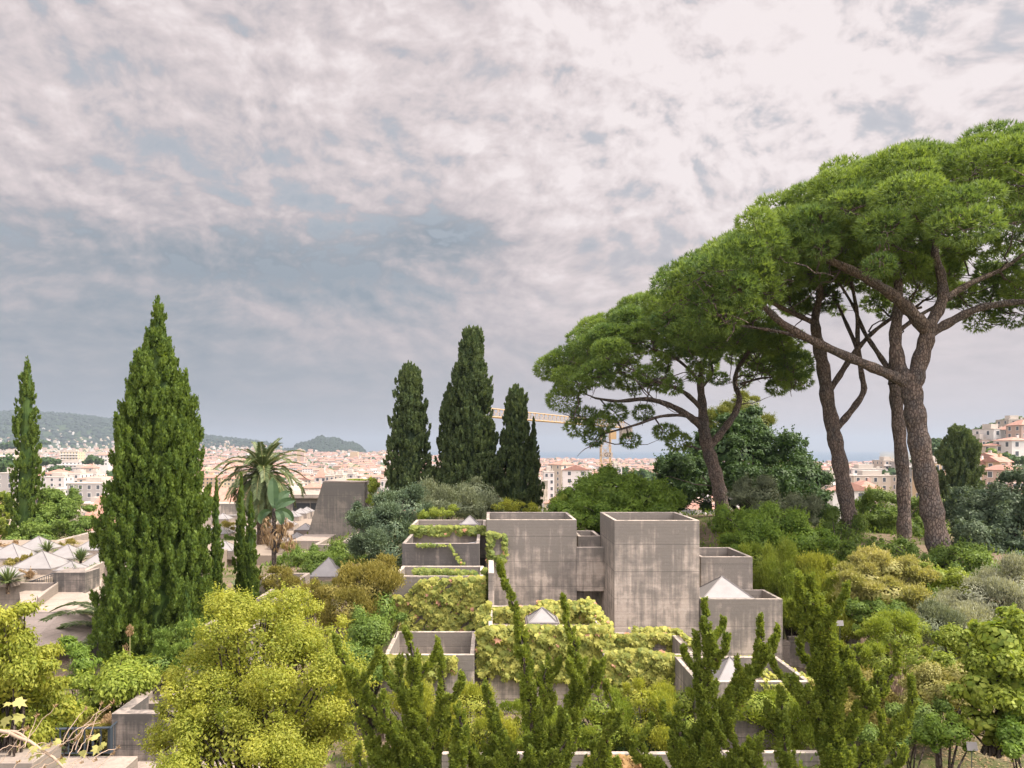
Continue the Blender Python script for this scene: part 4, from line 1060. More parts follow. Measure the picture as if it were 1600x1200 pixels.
# ---- shrubs and broadleaved trees
S_ = shrub
S_('pomegranate_bush', 'big airy yellow green bush left of the twisted junipers', 'tree',
   [(395,1010,15.6,105,85),(330,1075,15.5,85,80),(470,1075,15.2,95,90),(400,1160,14.8,160,90),(285,1130,15.2,50,55),(440,955,16.2,62,35),(520,1010,16,40,50),(380,960,16,50,28)],
   95000, 0.060, 0.031, 'yel', 'rand', per=26, ratio=0.24, squash=(1,1,0.9), nst=70, r0=0.05, jit=0.8, inner=0.3)
S_('loquat_bush', 'yellow green leafy bush at the left picture edge', 'bush',
   [(-8,985,15,58,52),(35,1060,15.3,66,58),(-30,1060,15,80,80),(90,1110,16,40,30),(20,1125,15.5,60,36)],
   55000, 0.085, 0.04, 'yel', 'droop', per=22, ratio=0.26, nst=40, jit=0.7)
S_('leafy_shrub', 'broad leaved green shrub between the rail and the broad cypress', 'bush',
   [(190,1065,21,55,40),(150,1095,21,50,36),(225,1050,22,50,35),(100,1130,20.8,45,36),(50,1140,20.4,45,40)],
   42000, 0.10, 0.06, 'lime', 'droop', per=9, ratio=0.30, nst=25)
S_('thyme_clump', 'small rusty dry plant clump above the planter corner', 'plant',
   [(168,1132,19.6,18,14),(196,1085,21.5,16,16)], 3500, 0.05, 0.02, 'dry', 'up', per=20, ratio=0.2, nst=6, r0=0.01)
S_('wild_shrub', 'thin upright greenish shrub in front of the broad cypress', 'bush',
   [(280,1000,24,28,40),(300,1030,22,40,30),(250,1040,22,35,30)], 14000, 0.07, 0.03, 'mid', 'up', per=12, ratio=0.28, nst=25)
S_('ochre_bush', 'ochre yellow bush left of the vine covered box', 'bush',
   [(575,925,25,50,45),(600,895,26,35,28),(545,960,24,45,40)], 34000, 0.075, 0.035, 'och', 'up', per=10, ratio=0.3, nst=25)
S_('green_bush', 'darker green bush under the ochre one, left of the lower open box', 'bush',
   [(565,1000,23,45,50),(600,960,24.5,30,50),(550,1050,21,50,40)], 34000, 0.08, 0.04, 'mid', 'rand', per=10, ratio=0.3, nst=25)
S_('rounded_oleaster', 'rounded blue green shrub left of the upper roof boxes', 'bush',
   [(600,835,38,50,45),(632,800,40,48,38),(580,810,41,35,28),(612,870,37,45,30)], 62000, 0.12, 0.045, 'blu', 'spray', per=7, ratio=0.33, nst=25)
S_('grey_green_shrub', 'left grey green shrub below the centre cypresses', 'bush',
   [(680,790,45,45,26),(700,780,46,30,24)], 26000, 0.13, 0.045, 'olv', 'up', per=6, ratio=0.34, nst=15, group='grey green shrubs below the centre cypresses')
S_('grey_green_shrub', 'right and taller grey green shrub below the centre cypresses', 'bush',
   [(748,775,46,42,30),(725,795,44,40,22),(775,790,46,25,20)], 34000, 0.13, 0.045, 'olv', 'up', per=6, ratio=0.34, nst=15, group='grey green shrubs below the centre cypresses')
S_('yellow_herb', 'low yellow flowering herbs behind the left tall roof box', 'plant',
   [(800,788,48,30,12),(780,792,44,20,9),(835,795,50,16,10)], 9000, 0.09, 0.04, 'yel', 'up', per=8, ratio=0.3, nst=8)
S_('yellow_herb', 'small bright yellow green plant in front of the grey green shrubs', 'plant',
   [(690,802,36,18,9),(660,805,36,14,8),(705,795,37,10,9)], 5000, 0.07, 0.03, 'lime', 'rand', per=12, ratio=0.25, nst=8)
S_('locust_tree', 'bright green spreading tree behind the tall concrete boxes', 'tree',
   [(905,790,45,45,38),(955,775,46,62,40),(1015,785,45,45,34),(895,810,43,40,30),(980,810,43,60,30),(940,752,47,30,18),(1050,780,46,18,14)],
   80000, 0.17, 0.08, 'brt', 'rand', per=7, ratio=0.34, nst=35, r0=0.07)
S_('yellow_bush', 'small yellow bush at the left foot of the bright green tree', 'bush',
   [(872,785,44,16,14)], 5000, 0.10, 0.05, 'lime', 'rand', per=12, ratio=0.28, nst=6)
S_('holm_oak', 'large dark evergreen tree behind the leaning pine', 'tree',
   [(1080,755,60,62,48),(1140,720,62,62,55),(1215,710,62,50,40),(1250,755,60,48,45),(1180,770,58,60,40),(1045,740,60,28,24),(1270,790,58,35,30),(1160,660,63,40,30)],
   90000, 0.24, 0.14, 'dark', 'rand', per=4.5, ratio=0.36, nst=30, r0=0.15)
S_('aleppo_pine', 'pale yellow green pine top rising over the dark evergreen tree', 'tree',
   [(1165,640,66,36,28),(1140,660,66,40,26),(1185,665,66,25,20)], 40000, 0.17, 0.045, 'pine_y', 'spray', per=4, ratio=0.36, nst=14, r0=0.1)
S_('oleaster_bush', 'grey olive coloured bush right of the leaning pine trunk', 'bush',
   [(1185,775,45,48,28),(1215,795,44,40,28),(1250,800,43,30,26)], 40000, 0.12, 0.06, 'olv', 'rand', per=7, ratio=0.33, nst=16)
S_('hibiscus_bush', 'vivid green flowering bush right of the tallest concrete box', 'bush',
   [(1160,820,37,45,28),(1215,820,36,45,36),(1190,855,35,60,35),(1255,850,35,45,38),(1125,825,38,25,16)], 70000, 0.11, 0.055, 'brt', 'rand', per=10, ratio=0.3, nst=30)
S_('broom_bush', 'feathery yellow green broom right of the low skylight box', 'bush',
   [(1205,900,31,40,34),(1245,925,30,45,40),(1285,945,29,40,35),(1235,965,29,35,25)], 60000, 0.16, 0.022, 'lime', 'up', per=11, ratio=0.3, squash=(0.8,0.8,1.7), nst=50)
S_('mixed_shrub', 'mid green shrub at the foot of the crooked pine', 'bush',
   [(1310,835,42,40,34),(1290,870,38,45,30),(1335,870,37,35,28)], 42000, 0.11, 0.05, 'mid', 'rand', per=8, ratio=0.32, nst=16)
S_('garden_tree', 'light green leafy tree seen between the pine trunks', 'tree',
   [(1375,800,50,40,34),(1400,830,48,50,34),(1440,810,52,30,36),(1350,790,53,22,20)], 60000, 0.13, 0.07, 'mid', 'rand', per=6, ratio=0.33, nst=20, r0=0.06)
S_('undergrowth_bush', 'low dark green undergrowth around the foot of the two right pine trunks', 'bush',
   [(1530,890,32,50,30),(1480,910,31,45,28),(1440,880,35,55,26),(1390,860,39,40,22),(1500,880,34,40,34),(1350,850,41,34,22)], 36000, 0.12, 0.06, 'mid', 'rand', per=8, ratio=0.3, nst=12)
S_('acacia_bush', 'pale yellow feathery bush in front of the pine trunks', 'bush',
   [(1375,890,28,60,28),(1345,910,27.5,45,30),(1420,905,28,45,32),(1390,930,27,60,26)], 60000, 0.13, 0.04, 'yel2', 'spray', per=15, ratio=0.22, squash=(1.2,1.2,0.75), nst=40, upn=0.8)
S_('green_undergrowth', 'green shrub under the pale yellow feathery bush', 'bush',
   [(1390,970,26,60,34),(1440,950,27,45,36),(1340,955,27,35,26)], 40000, 0.09, 0.04, 'mid', 'rand', per=11, ratio=0.28, nst=24)
S_('evergreen_oak', 'big blue green evergreen bush tree at the right picture edge', 'tree',
   [(1560,830,42,60,60),(1610,790,42,60,60),(1520,800,44,38,34),(1590,880,40,50,35),(1520,850,41,40,40)], 70000, 0.18, 0.085, 'blu', 'rand', per=6, ratio=0.34, nst=25, r0=0.1)
S_('olive_bush', 'silvery grey olive bush at the right picture edge', 'bush',
   [(1530,945,24,58,50),(1590,935,24,55,58),(1490,985,23,40,40),(1560,990,23,60,40)], 70000, 0.10, 0.022, 'slv', 'up', per=13, ratio=0.28, nst=60)
S_('tamarisk', 'light airy bush with bare pale twigs right of the retaining wall', 'bush',
   [(1395,1000,21,55,34),(1370,1035,20.5,38,26),(1430,1030,20.5,50,30),(1420,980,22,45,26)], 42000, 0.085, 0.018, 'lime', 'spray', per=16, ratio=0.26, nst=60, r0=0.025, bark='twig', inner=0.3)
S_('yellow_shrub', 'yellow leaved shrub with bare dark stems in the bottom right bed', 'bush',
   [(1470,1085,17,55,36),(1440,1060,17.5,32,24),(1500,1060,17,36,32)], 40000, 0.055, 0.026, 'yel2', 'rand', per=22, ratio=0.24, nst=60, r0=0.02, base=(1478,1165,17))
S_('redbud_tree', 'round leaved light green small tree at the lower right edge', 'tree',
   [(1560,1010,15.2,45,55),(1590,1070,15,50,70),(1530,1080,15,40,40),(1580,990,15.5,45,45),(1540,1130,14.8,45,28)], 26000, 0.09, 0.08, 'lime', 'droop', per=24, ratio=0.26, nst=50, r0=0.03, base=(1553,1180,15), jit=0.7)
S_('low_green_shrub', 'low dark green shrub in front of the bottom right plant label', 'bush',
   [(1490,1145,14.8,42,26),(1450,1150,15,30,22)], 12000, 0.06, 0.03, 'brt', 'rand', per=24, ratio=0.25, nst=14)
for k, (px_, py_, rx_, lab) in enumerate([(735,1103,52,'pale yellow green shrub in the planter between the first two junipers'),(840,1112,50,'planter shrub half hidden by the second juniper'),
     (935,1108,44,'planter shrub right of the second juniper'),(1005,1098,48,'palest round shrub in the planter left of the straight spired juniper'),(1068,1100,30,'planter shrub hugging the straight spired juniper'),(1212,1110,52,'feathery light shrub below the lowest roof box')]):
    S_('planter_shrub', lab, 'bush', [(px_,py_,20,rx_*1.1,30),(px_+8,py_+38,19.6,rx_*1.15,32)], 21000, 0.06, 0.024, ('yel' if k in (0,3) else 'lime'), 'up', per=18, ratio=0.25, nst=24, r0=0.02, group='shrubs in the long planter')
S_('planter_shrub', 'dark green undergrowth at the back of the long planter', 'bush', [(760,1150,20.3,70,22),(880,1155,20.3,80,20),(1000,1150,20.4,70,22)], 16000, 0.06, 0.03, 'dark', 'rand', per=14, ratio=0.26, nst=14, group='shrubs in the long planter')
S_('laurel_bush', 'yellow green bushes right of the very narrow cypress', 'bush',
   [(100,795,62,38,34),(80,825,60,34,26),(120,828,60,24,22),(60,840,58,30,18),(20,845,57,30,14)], 34000, 0.17, 0.09, 'mid', 'rand', per=4.5, ratio=0.36, nst=12)
S_('laurel_bush', 'yellow green bush left of the very narrow cypress', 'bush',
   [(0,800,64,26,30),(5,830,62,24,20)], 16000, 0.17, 0.09, 'lime', 'rand', per=4.5, ratio=0.36, nst=12)
S_('hedge_bush', 'mixed green bush below the slanted tower', 'bush',
   [(470,872,45,42,22),(530,868,44,36,24),(500,885,42,45,18),(560,870,43,22,18)], 34000, 0.11, 0.055, 'mid', 'rand', per=8, ratio=0.3, nst=12)
S_('roof_vine', 'bright creeper hanging over the right corner of the slanted tower', 'creeper',
   [(582,762,55.5,12,14),(580,780,55.5,10,16),(558,750,58,24,3.5),(590,800,55,16,14)], 13000, 0.14, 0.08, 'lime', 'droop', per=8, ratio=0.3, nst=6, base=(585,800,56))
S_('grass_clump', 'dry pinkish grass beside the skylights at the left edge', 'plant', [(15,852,50,20,6),(-8,845,55,15,7)], 4000, 0.14, 0.04, 'dry', 'up', per=14, ratio=0.2, nst=6, r0=0.01)
S_('round_shrub', 'small round olive shrub between the left skylights', 'plant', [(15,880,40,14,9)], 2500, 0.07, 0.035, 'och', 'rand', per=20, ratio=0.2, nst=5, r0=0.01)

for k_, (x_, y_, Y_, w__) in enumerate(((60,872,43,30),(130,892,39,24),(30,898,38,34),(90,868,44,16),(20,862,46,20),(110,850,50,22))):
    S_('roof_herbs', ['scrubby herbs behind the largest left skylight','scrubby herbs in front of the skylight by the broad cypress','dry herbs in front of the largest left skylight','thin herbs between the two middle left skylights','dry herbs around the far left skylights','scrubby herbs at the back of the left skylights'][k_], 'plant', [(x_,y_,Y_,w__,4.5,30)], 3500, 0.10, 0.04, ('och','mid','dry','mid','dry','och')[k_], 'up', per=14, ratio=0.2, nst=4, r0=0.01, group='herbs on the left skylight roof')
for k_, (x_, y_, Y_, w__) in enumerate(((360,820,60,26),(430,825,60,26),(350,845,54,24),(440,850,52,26))):
    S_('roof_herbs', ['dry grass behind the thin cypresses on the skylight roof','dry grass below the banana plant on the skylight roof','green grass left of the thin cypresses on the skylight roof','scrub right of the banana stem on the skylight roof'][k_], 'plant', [(x_,y_,Y_,w__,4.5,40)], 3500, 0.12, 0.04, ('och','dry','mid','och')[k_], 'up', per=12, ratio=0.2, nst=4, r0=0.01, group='grass on the far skylight roof')
for k_, (bl_, n_, L_, W_, mt_, md_, lab_) in enumerate([
  ([(640,1095,20.3,55,30),(680,1110,20.2,40,30)],22000,0.065,0.03,'yel','up','yellow green shrub below the lower left open roof box'),
  ([(1180,1105,19.0,45,34),(1240,1110,19.0,50,36),(1290,1100,20,40,40)],36000,0.07,0.026,'lime','up','light feathery shrubs in front of the lowest roof box'),
  ([(1345,1095,18.5,45,40),(1390,1120,18,40,30)],30000,0.07,0.03,'och','rand','ochre shrub beside the slim concrete pier'),
  ([(1440,1115,16.5,45,26),(1400,1150,15.5,45,22)],22000,0.055,0.03,'mid','rand','leafy green shrub in front of the yellow shrub'),
  ([(1455,985,22.5,50,36),(1480,1030,20.5,46,30)],34000,0.09,0.022,'olv','up','greyish shrub joining the silvery olive and the airy bush'),
  ([(1520,1010,18.5,50,34),(1480,1050,18,34,24)],26000,0.075,0.045,'lime','rand','light green shrub behind the redbud'),
  ([(1590,1160,14.2,40,22),(1620,1120,14.5,40,40)],16000,0.08,0.05,'brt','rand','low green plants at the lower right corner'),
  ([(1290,905,30,45,36),(1320,950,28,40,34),(1300,985,27,50,26)],42000,0.14,0.024,'yel','up','pale feathery grass like bush left of the pale yellow bush'),
  ([(1150,860,36,40,26),(1190,880,33,40,26)],30000,0.12,0.03,'lime','up','bright upright shrub behind the low right roof boxes'),
  ([(1460,905,28,40,26),(1500,925,27,40,26)],26000,0.08,0.05,'lime','rand','light green shrub between the pale yellow bush and the olive'),
  ([(430,905,36,34,18),(470,925,34,40,20),(520,925,33,45,20)],26000,0.08,0.035,'och','up','mixed yellowish weeds around the near lone skylight'),
  ([(168,1150,19.4,22,22),(150,1128,20.2,30,22)],9000,0.07,0.03,'och','up','rusty weeds behind the corner of the steel railing'),
  ([(1720,1000,24,70,60),(1790,1040,22,70,50)],22000,0.12,0.05,'olv','rand','grey green shrub beyond the right picture edge, lower slope'),
  ([(1740,860,40,80,60),(1830,880,38,70,50)],26000,0.16,0.08,'mid','rand','leafy bush beyond the right picture edge, upper slope'),
  ([(1950,950,28,80,60),(2080,1000,26,80,50)],22000,0.15,0.07,'lime','rand','light bush far beyond the right picture edge'),
  ([(130,1040,23,30,28),(110,1010,26,22,18)],9000,0.09,0.04,'brt','droop','climbing greenery on the dark wall left of the broad cypress')]):
    S_('garden_shrub', lab_, 'bush', bl_, n_, L_, W_, mt_, md_, per=14, ratio=0.27, nst=24, r0=0.02)
# rosette plants between the skylights
def rosette(label, px, py, Y, r, n=70, mat='palm'):
    c = at(px, py, Y); root = empty('yucca', (0,0,0), label, 'plant', 'spiky plants between the skylights')
    mb = MB(); d = rdir(n); d[:,2] = np.abs(d[:,2])*0.9+0.1; d = nrm(d)
    for q in d:
        s = nrm(np.cross(q, [0,0,1.0]))*r*0.05
        m1 = c+q*r*0.5+[0,0,r*0.06]; e = c+q*r-[0,0,r*0.15*(1-q[2])]
        mb.add([c-s*0.6, c+s*0.6, m1+s, m1-s, e], [(0,1,2,3),(3,2,4)], 0, rnd.random())
    mb.build('leaves', [M[mat]], root)
    MB().tube([c-[0,0,0.5], c+[0,0,0.05]], [0.09, 0.07], 7).build('stem', [M['trunk_palm']], root)
rosette('spiky green plant behind the second skylight row', 74, 862, 45, 0.85)
rosette('spiky green plant between the two right skylights', 126, 877, 41.5, 0.85)
rosette('spiky green plant at the left picture edge', 12, 912, 36.5, 0.95, 90)

# ---- palms
def frond(mb, rb, p0, az_, el_, ln, droop, nleaf=46, lw=0.045, lf=0.55, tint=None):
    t_ = np.linspace(0, 1, 14); dirh = np.array([math.cos(az_), math.sin(az_), 0])
    pts = [np.array(p0, float)]; e = el_
    for k in range(13):
        pts.append(pts[-1]+(dirh*math.cos(e)+np.array([0,0,math.sin(e)]))*ln/13); e -= droop/13*(0.5+k/9)
    pts = np.array(pts); rb.tube(pts, np.linspace(0.045, 0.01, 14), 5, cap=False)
    T = nrm(np.gradient(pts, axis=0)); sd = np.array([-math.sin(az_), math.cos(az_), 0]); up = nrm(np.cross(T, sd)); up = np.where(up[:,2:]<0, -up, up)
    s = np.linspace(0.10, 0.995, nleaf); ip = np.stack([np.interp(s, t_, pts[:,k]) for k in range(3)], -1)
    iT = np.stack([np.interp(s, t_, T[:,k]) for k in range(3)], -1); iU = np.stack([np.interp(s, t_, up[:,k]) for k in range(3)], -1)
    l = lf*np.sin(np.clip(s*1.02+0.12, 0, 1)*np.pi*0.86)**0.7*ln/3.0
    for sg in (-1, 1):
        d = nrm(sd*sg*0.8+iT*0.62+iU*0.30+0.12*rdir(nleaf)); d[:,2] -= 0.05
        e_ = ip+d*l[:,None]-np.array([0,0,1])*(l*0.22)[:,None]; m_ = ip+d*(l*0.5)[:,None]
        wv2 = nrm(np.cross(d, iU))*lw*1.3
        V = np.stack([ip, m_+wv2, e_, m_-wv2], 1).reshape(-1, 3)
        mb.add(V, np.arange(len(V)).reshape(-1, 4), 0, R.random(nleaf)*0.6+(0.2 if tint is None else tint))
def palm(label, px, py, Y, n, ln, trunk_r, el_rng=(-0.6, 1.45), dry=0, name='date_palm', nleaf=46, azr=None, droop=(0.9,1.7)):
    c = at(px, py, Y); root = empty(name, (0,0,0), label, 'palm')
    mb = MB(); rb = MB(); db = MB()
    for k in range(n):
        f = (k+0.5)/n; el_ = el_rng[1]-(el_rng[1]-el_rng[0])*f**0.9
        a = k*2.39996+R.uniform(-0.15, 0.15) if azr is None else R.uniform(*azr)
        dd = R.uniform(*droop)*(0.5+0.6*math.cos(el_))
        frond(mb, rb, c+[0,0,-0.15*f], a, el_, ln*R.uniform(0.85, 1.1)*(0.8 if el_ > 1.0 else 1), dd, nleaf)
    for k in range(dry):
        frond(db, rb, c-[0,0,0.3], R.uniform(0, 2*np.pi), R.uniform(-1.1, -0.4), ln*0.75, 0.6, 30)
    mb.build('fronds', [M['palm']], root); rb.build('midribs', [M['lime_stem']], root)
    if dry: db.build('dry_fronds', [M['palm_d']], root)
    g = gz(c[0], Y)
    MB().tube([(c[0], Y, g-0.3), (c[0], Y, c[2]-1.0), (c[0], Y, c[2]-0.2), tuple(c+[0,0,0.1])], [trunk_r, trunk_r*0.9, trunk_r*1.3, trunk_r*0.7], 14, wob=0.15).build('trunk', [M['trunk_palm']], root)
M['lime_stem'] = simple('palm_midrib', (0.25, 0.24, 0.10), 0.6)
palm('tall feather palm with a full round crown, left of the slanted tower', 410, 738, 56, 74, 3.7, 0.42, (-1.15, 1.45), dry=10)
palm('low palm whose arching fronds reach out left behind the broad cypress', 190, 985, 34.5, 22, 3.6, 0.25, (0.05, 1.2), nleaf=60)
palm('low palm with yellowing arching fronds behind the thin cypresses', 385, 960, 37.5, 26, 3.0, 0.25, (0.1, 1.3), dry=5, nleaf=56)
# ---- banana like plant
bn_ = empty('banana_plant', (0,0,0), 'broad leaved banana plant with hanging dead leaves before the palm', 'plant')
mb = MB(); c0_ = at(428, 800, 40)
for (a, e, ln, wd, ax2) in ((1.9,1.50,1.9,0.40,0),(0.4,0.95,1.4,0.32,0.3),(0.1,0.35,1.3,0.30,0.6),(3.0,0.3,1.2,0.28,0.8),(-0.8,0.3,1.2,0.3,0.8),(0.8,1.25,1.6,0.36,0.3)):
    pts = [c0_.copy()]; ee = e
    for k in range(10): pts.append(pts[-1]+np.array([math.cos(a)*math.cos(ee), math.sin(a)*math.cos(ee)*0.6, math.sin(ee)])*ln/10); ee -= ax2*0.25+0.03
    pts = np.array(pts); T = nrm(np.gradient(pts, axis=0)); sd = nrm(np.cross(T, np.array([0.15,-1.0,0.2])))
    tt = np.linspace(0, 1, 11); ww = wd*np.clip(np.sin(np.clip((tt-0.12)/0.9, 0, 1)*np.pi), 0, 1)**0.6*0.75
    l_ = pts+sd*ww[:,None]+np.array([0,-0.06,0.0]); r_ = pts-sd*ww[:,None]+np.array([0,-0.06,0])
    V = np.concatenate([l_, pts, r_]); q = []
    for k in range(10): q += [(k, k+1, 12+k, 11+k), (11+k, 12+k, 23+k, 22+k)]
    mb.add(V, q, 0, R.random(20)*0.5+0.2)
mb.build('leaves', [M['ban']], bn_)
mb = MB(); P_, N_, _ = shell(np.array([c0_+[-0.35,0,-1.1], c0_+[0.5,0,-0.9], c0_+[0.1,0,-1.6], c0_+[0.9,0,-1.7]]), np.array([[0.4,0.4,0.9],[0.35,0.35,0.8],[0.35,0.35,0.7],[0.4,0.3,0.5]]), 480, 0.6)
cards(mb, P_, N_, 0.34, 0.07, 'droop'); mb.build('dead_leaves', [M['dry']], bn_)
MB().tube([(c0_[0], 40, gz(c0_[0],40)-0.2), c0_-[0,0,1.5], c0_+[0,0,0.2]], [0.14,0.12,0.1], 9).tube([c0_+[0.1,0,-2.2], c0_+[0.45,0,-1.2], c0_+[0.5,0,-0.2]], [0.1,0.09,0.06], 8).build('stem', [M['bark_d']], bn_)
# ---- flower stalks
for (px_, pt, pb, lab) in ((203,990,1035,'tall pale agave stalk with a flower head before the broad cypress'),(196,1020,1040,'short bare stalk beside the flowering agave stalk')):
    r_ = empty('agave_stalk', (0,0,0), lab, 'plant'); a = at(px_, pt, 24); b_ = at(px_, pb+60, 24)
    MB().tube([b_, a], [0.025, 0.015], 6).build('stalk', [M['lime_stem']], r_)
    mb = MB(); P_, N_, _ = shell(np.array([a+[0,0,0.1]]), np.array([[0.12,0.12,0.2]]), 160 if pt < 1000 else 40, 0.5); cards(mb, P_, N_, 0.08, 0.03, 'up'); mb.build('flower_head', [M['dry']], r_)

# ---- vine patches on the concrete
LOBE = np.array([(0,-0.42),(0.20,-0.50),(0.50,-0.22),(0.30,0.0),(0.46,0.26),(0.16,0.20),(0.0,0.58),(-0.16,0.20),(-0.46,0.26),(-0.30,0.0),(-0.50,-0.22),(-0.20,-0.50)])
def vineleaves(mb, P, size, mats=1, nface=(0.15,-1.0,0.55)):
    n = len(P)
    N = nrm(np.array(nface)+0.45*rdir(n)); T = nrm(np.array([0,0,-1.0])+0.5*rdir(n)); T = nrm(T-N*(T*N).sum(1, keepdims=True)); Bq = np.cross(N, T)
    s = size*R.uniform(0.6, 1.3, n)
    V = P[:,None,:]+(Bq[:,None,:]*LOBE[None,:,0:1]+T[:,None,:]*LOBE[None,:,1:2]-N[:,None,:]*(LOBE[None,:,1:2]**2)*0.35)*s[:,None,None]
    ctr = P+N*(s*0.05)[:,None]
    VV = np.concatenate([ctr[:,None,:], V], 1).reshape(-1, 3)
    base = np.arange(n)[:,None]*13
    tri = [np.concatenate([base, base+1+k, base+1+(k+1)%12], 1) for k in range(12)]
    tn = R.random(n)
    for q in tri: mb.add(VV, q, 0, tn) if False else None
    allf = np.concatenate(tri); mb.add(VV, allf, 0, np.tile(tn, 12))
def vine(label, regions, mat='vine', size=0.13, bumpy=0.22, stem=3, face=(0.15,-1.0,0.55)):
    """regions: (px0, px1, top(x) list, bottom(x) list, Y, n, hole threshold)"""
    root = empty('climbing_vine', (0,0,0), label, 'vine'); mb = MB(); sb = MB()
    for (x0, x1, top, bot, Y, n, hole) in regions:
        px = R.uniform(x0, x1, n*2); tp = np.interp(px, [p[0] for p in top], [p[1] for p in top]); bt = np.interp(px, [p[0] for p in bot], [p[1] for p in bot])
        py = tp+(bt-tp)*R.random(n*2)
        f = np.sin(px*0.13+1.1+np.sin(py*0.11))*np.sin(py*0.15+px*0.03)+0.5*np.sin(px*0.31+py*0.27)
        edge = (py-tp)/(bt-tp+1e-6)
        keep = f > (hole-1)*1.5+edge**3*0.9
        px, py, f = px[keep][:n], py[keep][:n], f[keep][:n]
        Yv = Y-0.03-np.clip(0.10+0.5*bumpy*(f+1)*R.random(len(px)), 0.02, 0.5)*0.8
        P = np.stack([(px-PX0)/F*Y, Yv, CZ-(py-PY0)/F*Y], -1)
        vineleaves(mb, P[:int(len(P)*0.85)], size*1.4, nface=face)
        for k in range(stem):
            a_ = R.uniform(x0, x1); ys = np.linspace(np.interp(a_, [p[0] for p in top], [p[1] for p in top]), np.interp(a_, [p[0] for p in bot], [p[1] for p in bot]), 8)
            pts = [(X_(a_+R.normal()*3, Y), Y-0.03, Z_(y_, Y)) for y_ in ys]; sb.tube(pts, 0.008, 4, cap=False)
    mb.build('leaves', [M[mat]], root)
    if stem: sb.build('stems', [M['bark_d']], root)
    return root
vine('yellow green vine covering the front of the left roof box', [(624,756,[(624,945),(660,905),(700,903),(756,901)],[(624,985),(660,1000),(690,1008),(756,990)],26.0,2300,0.58),(616,632,[(616,930),(632,930)],[(616,1000),(632,1010)],26.0,160,0.5),(690,740,[(690,990),(740,990)],[(690,1005),(740,1012)],25.9,160,0.6)], size=0.15)
vine('thick bright vine burying the middle roof box', [(746,948,[(746,985),(765,978),(945,978),(948,990)],[(746,1050),(800,1062),(860,1060),(948,1066)],22.5,3200,0.22),
      (766,915,[(766,950),(915,946)],[(766,976),(915,978)],25.3,1300,0.15),(840,925,[(840,938),(925,940)],[(840,950),(925,950)],25.5,420,0.1),(746,765,[(746,955),(765,940)],[(746,990),(765,985)],23.5,300,0.3)], size=0.14, bumpy=0.35)
def slopevine(label, runs, size=0.14, mat='vine'):
    root = empty('climbing_vine', (0,0,0), label, 'vine'); mb = MB()
    for (a, b_, n, sp) in runs:
        t_ = R.random(n)[:,None]; P = np.array(a)*(1-t_)+np.array(b_)*t_+rdir(n)*sp*R.random(n)[:,None]
        vineleaves(mb, P, size, nface=(0.6,-0.8,0.9))
    mb.build('leaves', [M[mat]], root); return root
slopevine('vine cushion spilling over the right edge of the middle roof box', [(at(915,942,25.6), at(946,982,22.6), 900, np.array([0.32,0.2,0.25])), (at(925,960,25.0), at(948,1000,22.5), 700, np.array([0.3,0.2,0.4])), (at(938,990,22.5), at(946,1050,22.4), 420, np.array([0.25,0.15,0.3]))])
vine('vine hanging along the front of the lower middle open box', [(945,1088,[(945,1018),(1000,1014),(1088,1030)],[(945,1082),(1000,1085),(1040,1070),(1088,1055)],22.02,1900,0.36),(950,1045,[(950,990),(1045,990)],[(950,1022),(1000,1022),(1030,1005),(1045,1000)],24.6,700,0.35),(980,1060,[(980,980),(1060,982)],[(980,990),(1060,992)],24.8,200,0.4),(1043,1052,[(1043,990),(1052,990)],[(1043,1022),(1052,1022)],24.5,60,0.2)], size=0.135)
slopevine('sparse vine along the right rim of the lower middle open box', [(at(1058,984,24.8), at(1088,1012,22.4), 130, np.array([0.12,0.1,0.1]))])
vine('loose vine clumps on the front of the lower left open box', [(606,650,[(606,1025),(650,1030)],[(606,1050),(650,1065)],22.0,230,0.6),(650,676,[(650,1027),(676,1027)],[(650,1085),(676,1085)],22.0,190,0.6),(682,712,[(682,1026),(712,1026)],[(682,1056),(712,1050)],22.0,230,0.3)], size=0.14)
vine('reddish tinged vine strip along the top of the upper left boxes', [(642,758,[(642,822),(758,823)],[(642,838),(758,834)],31.75,700,0.2),(648,745,[(648,888),(745,893)],[(648,900),(745,899)],26.3,420,0.3)], 'vine_d', 0.13)
vine('vine tendril looping over the front of the left tall box', [(761,772,[(761,838),(772,842)],[(761,880),(772,880)],30.0,110,0.3),(762,790,[(762,830),(790,836)],[(762,837),(790,842)],30.0,60,0.1),(786,792,[(786,838),(792,840)],[(786,868),(792,866)],30.0,50,0.1),(766,790,[(766,870),(790,866)],[(766,878),(790,876)],30.0,60,0.1),
      (753,762,[(753,890),(762,885)],[(753,945),(762,945)],26.5,180,0.1)], 'vine_d', 0.13)
vine('thin vine tendril on the dark stained upper left box', [(652,706,[(652,850),(706,849)],[(652,854),(706,854)],28.5,60,0.0),(704,716,[(704,852),(716,868)],[(704,856),(716,876)],28.5,24,0.0),(716,726,[(716,868),(726,880)],[(716,876),(726,890)],28.5,22,0.0)], 'vine_d', 0.09, stem=1)
slopevine('sparse reddish vine along the rim of the lowest roof box', [(at(1222,1040,21.5), at(1272,1068,19.4), 150, np.array([0.12,0.1,0.12])), (at(1150,1029,21.9), at(1205,1030,21.9), 110, np.array([0.1,0.08,0.08])), (at(1185,1050,20.5), at(1215,1060,20.0), 50, np.array([0.15,0.1,0.15])), (at(1190,1072,19.4), at(1272,1078,19.4), 90, np.array([0.1,0.06,0.2]))])
vine('reddish autumn vine on the long planter wall', [(915,1015,[(915,1180),(1015,1180)],[(915,1205),(1015,1205)],18.0,300,0.35),(735,800,[(735,1180),(800,1180)],[(735,1200),(800,1200)],18.0,120,0.6)], 'vine_r', 0.12)
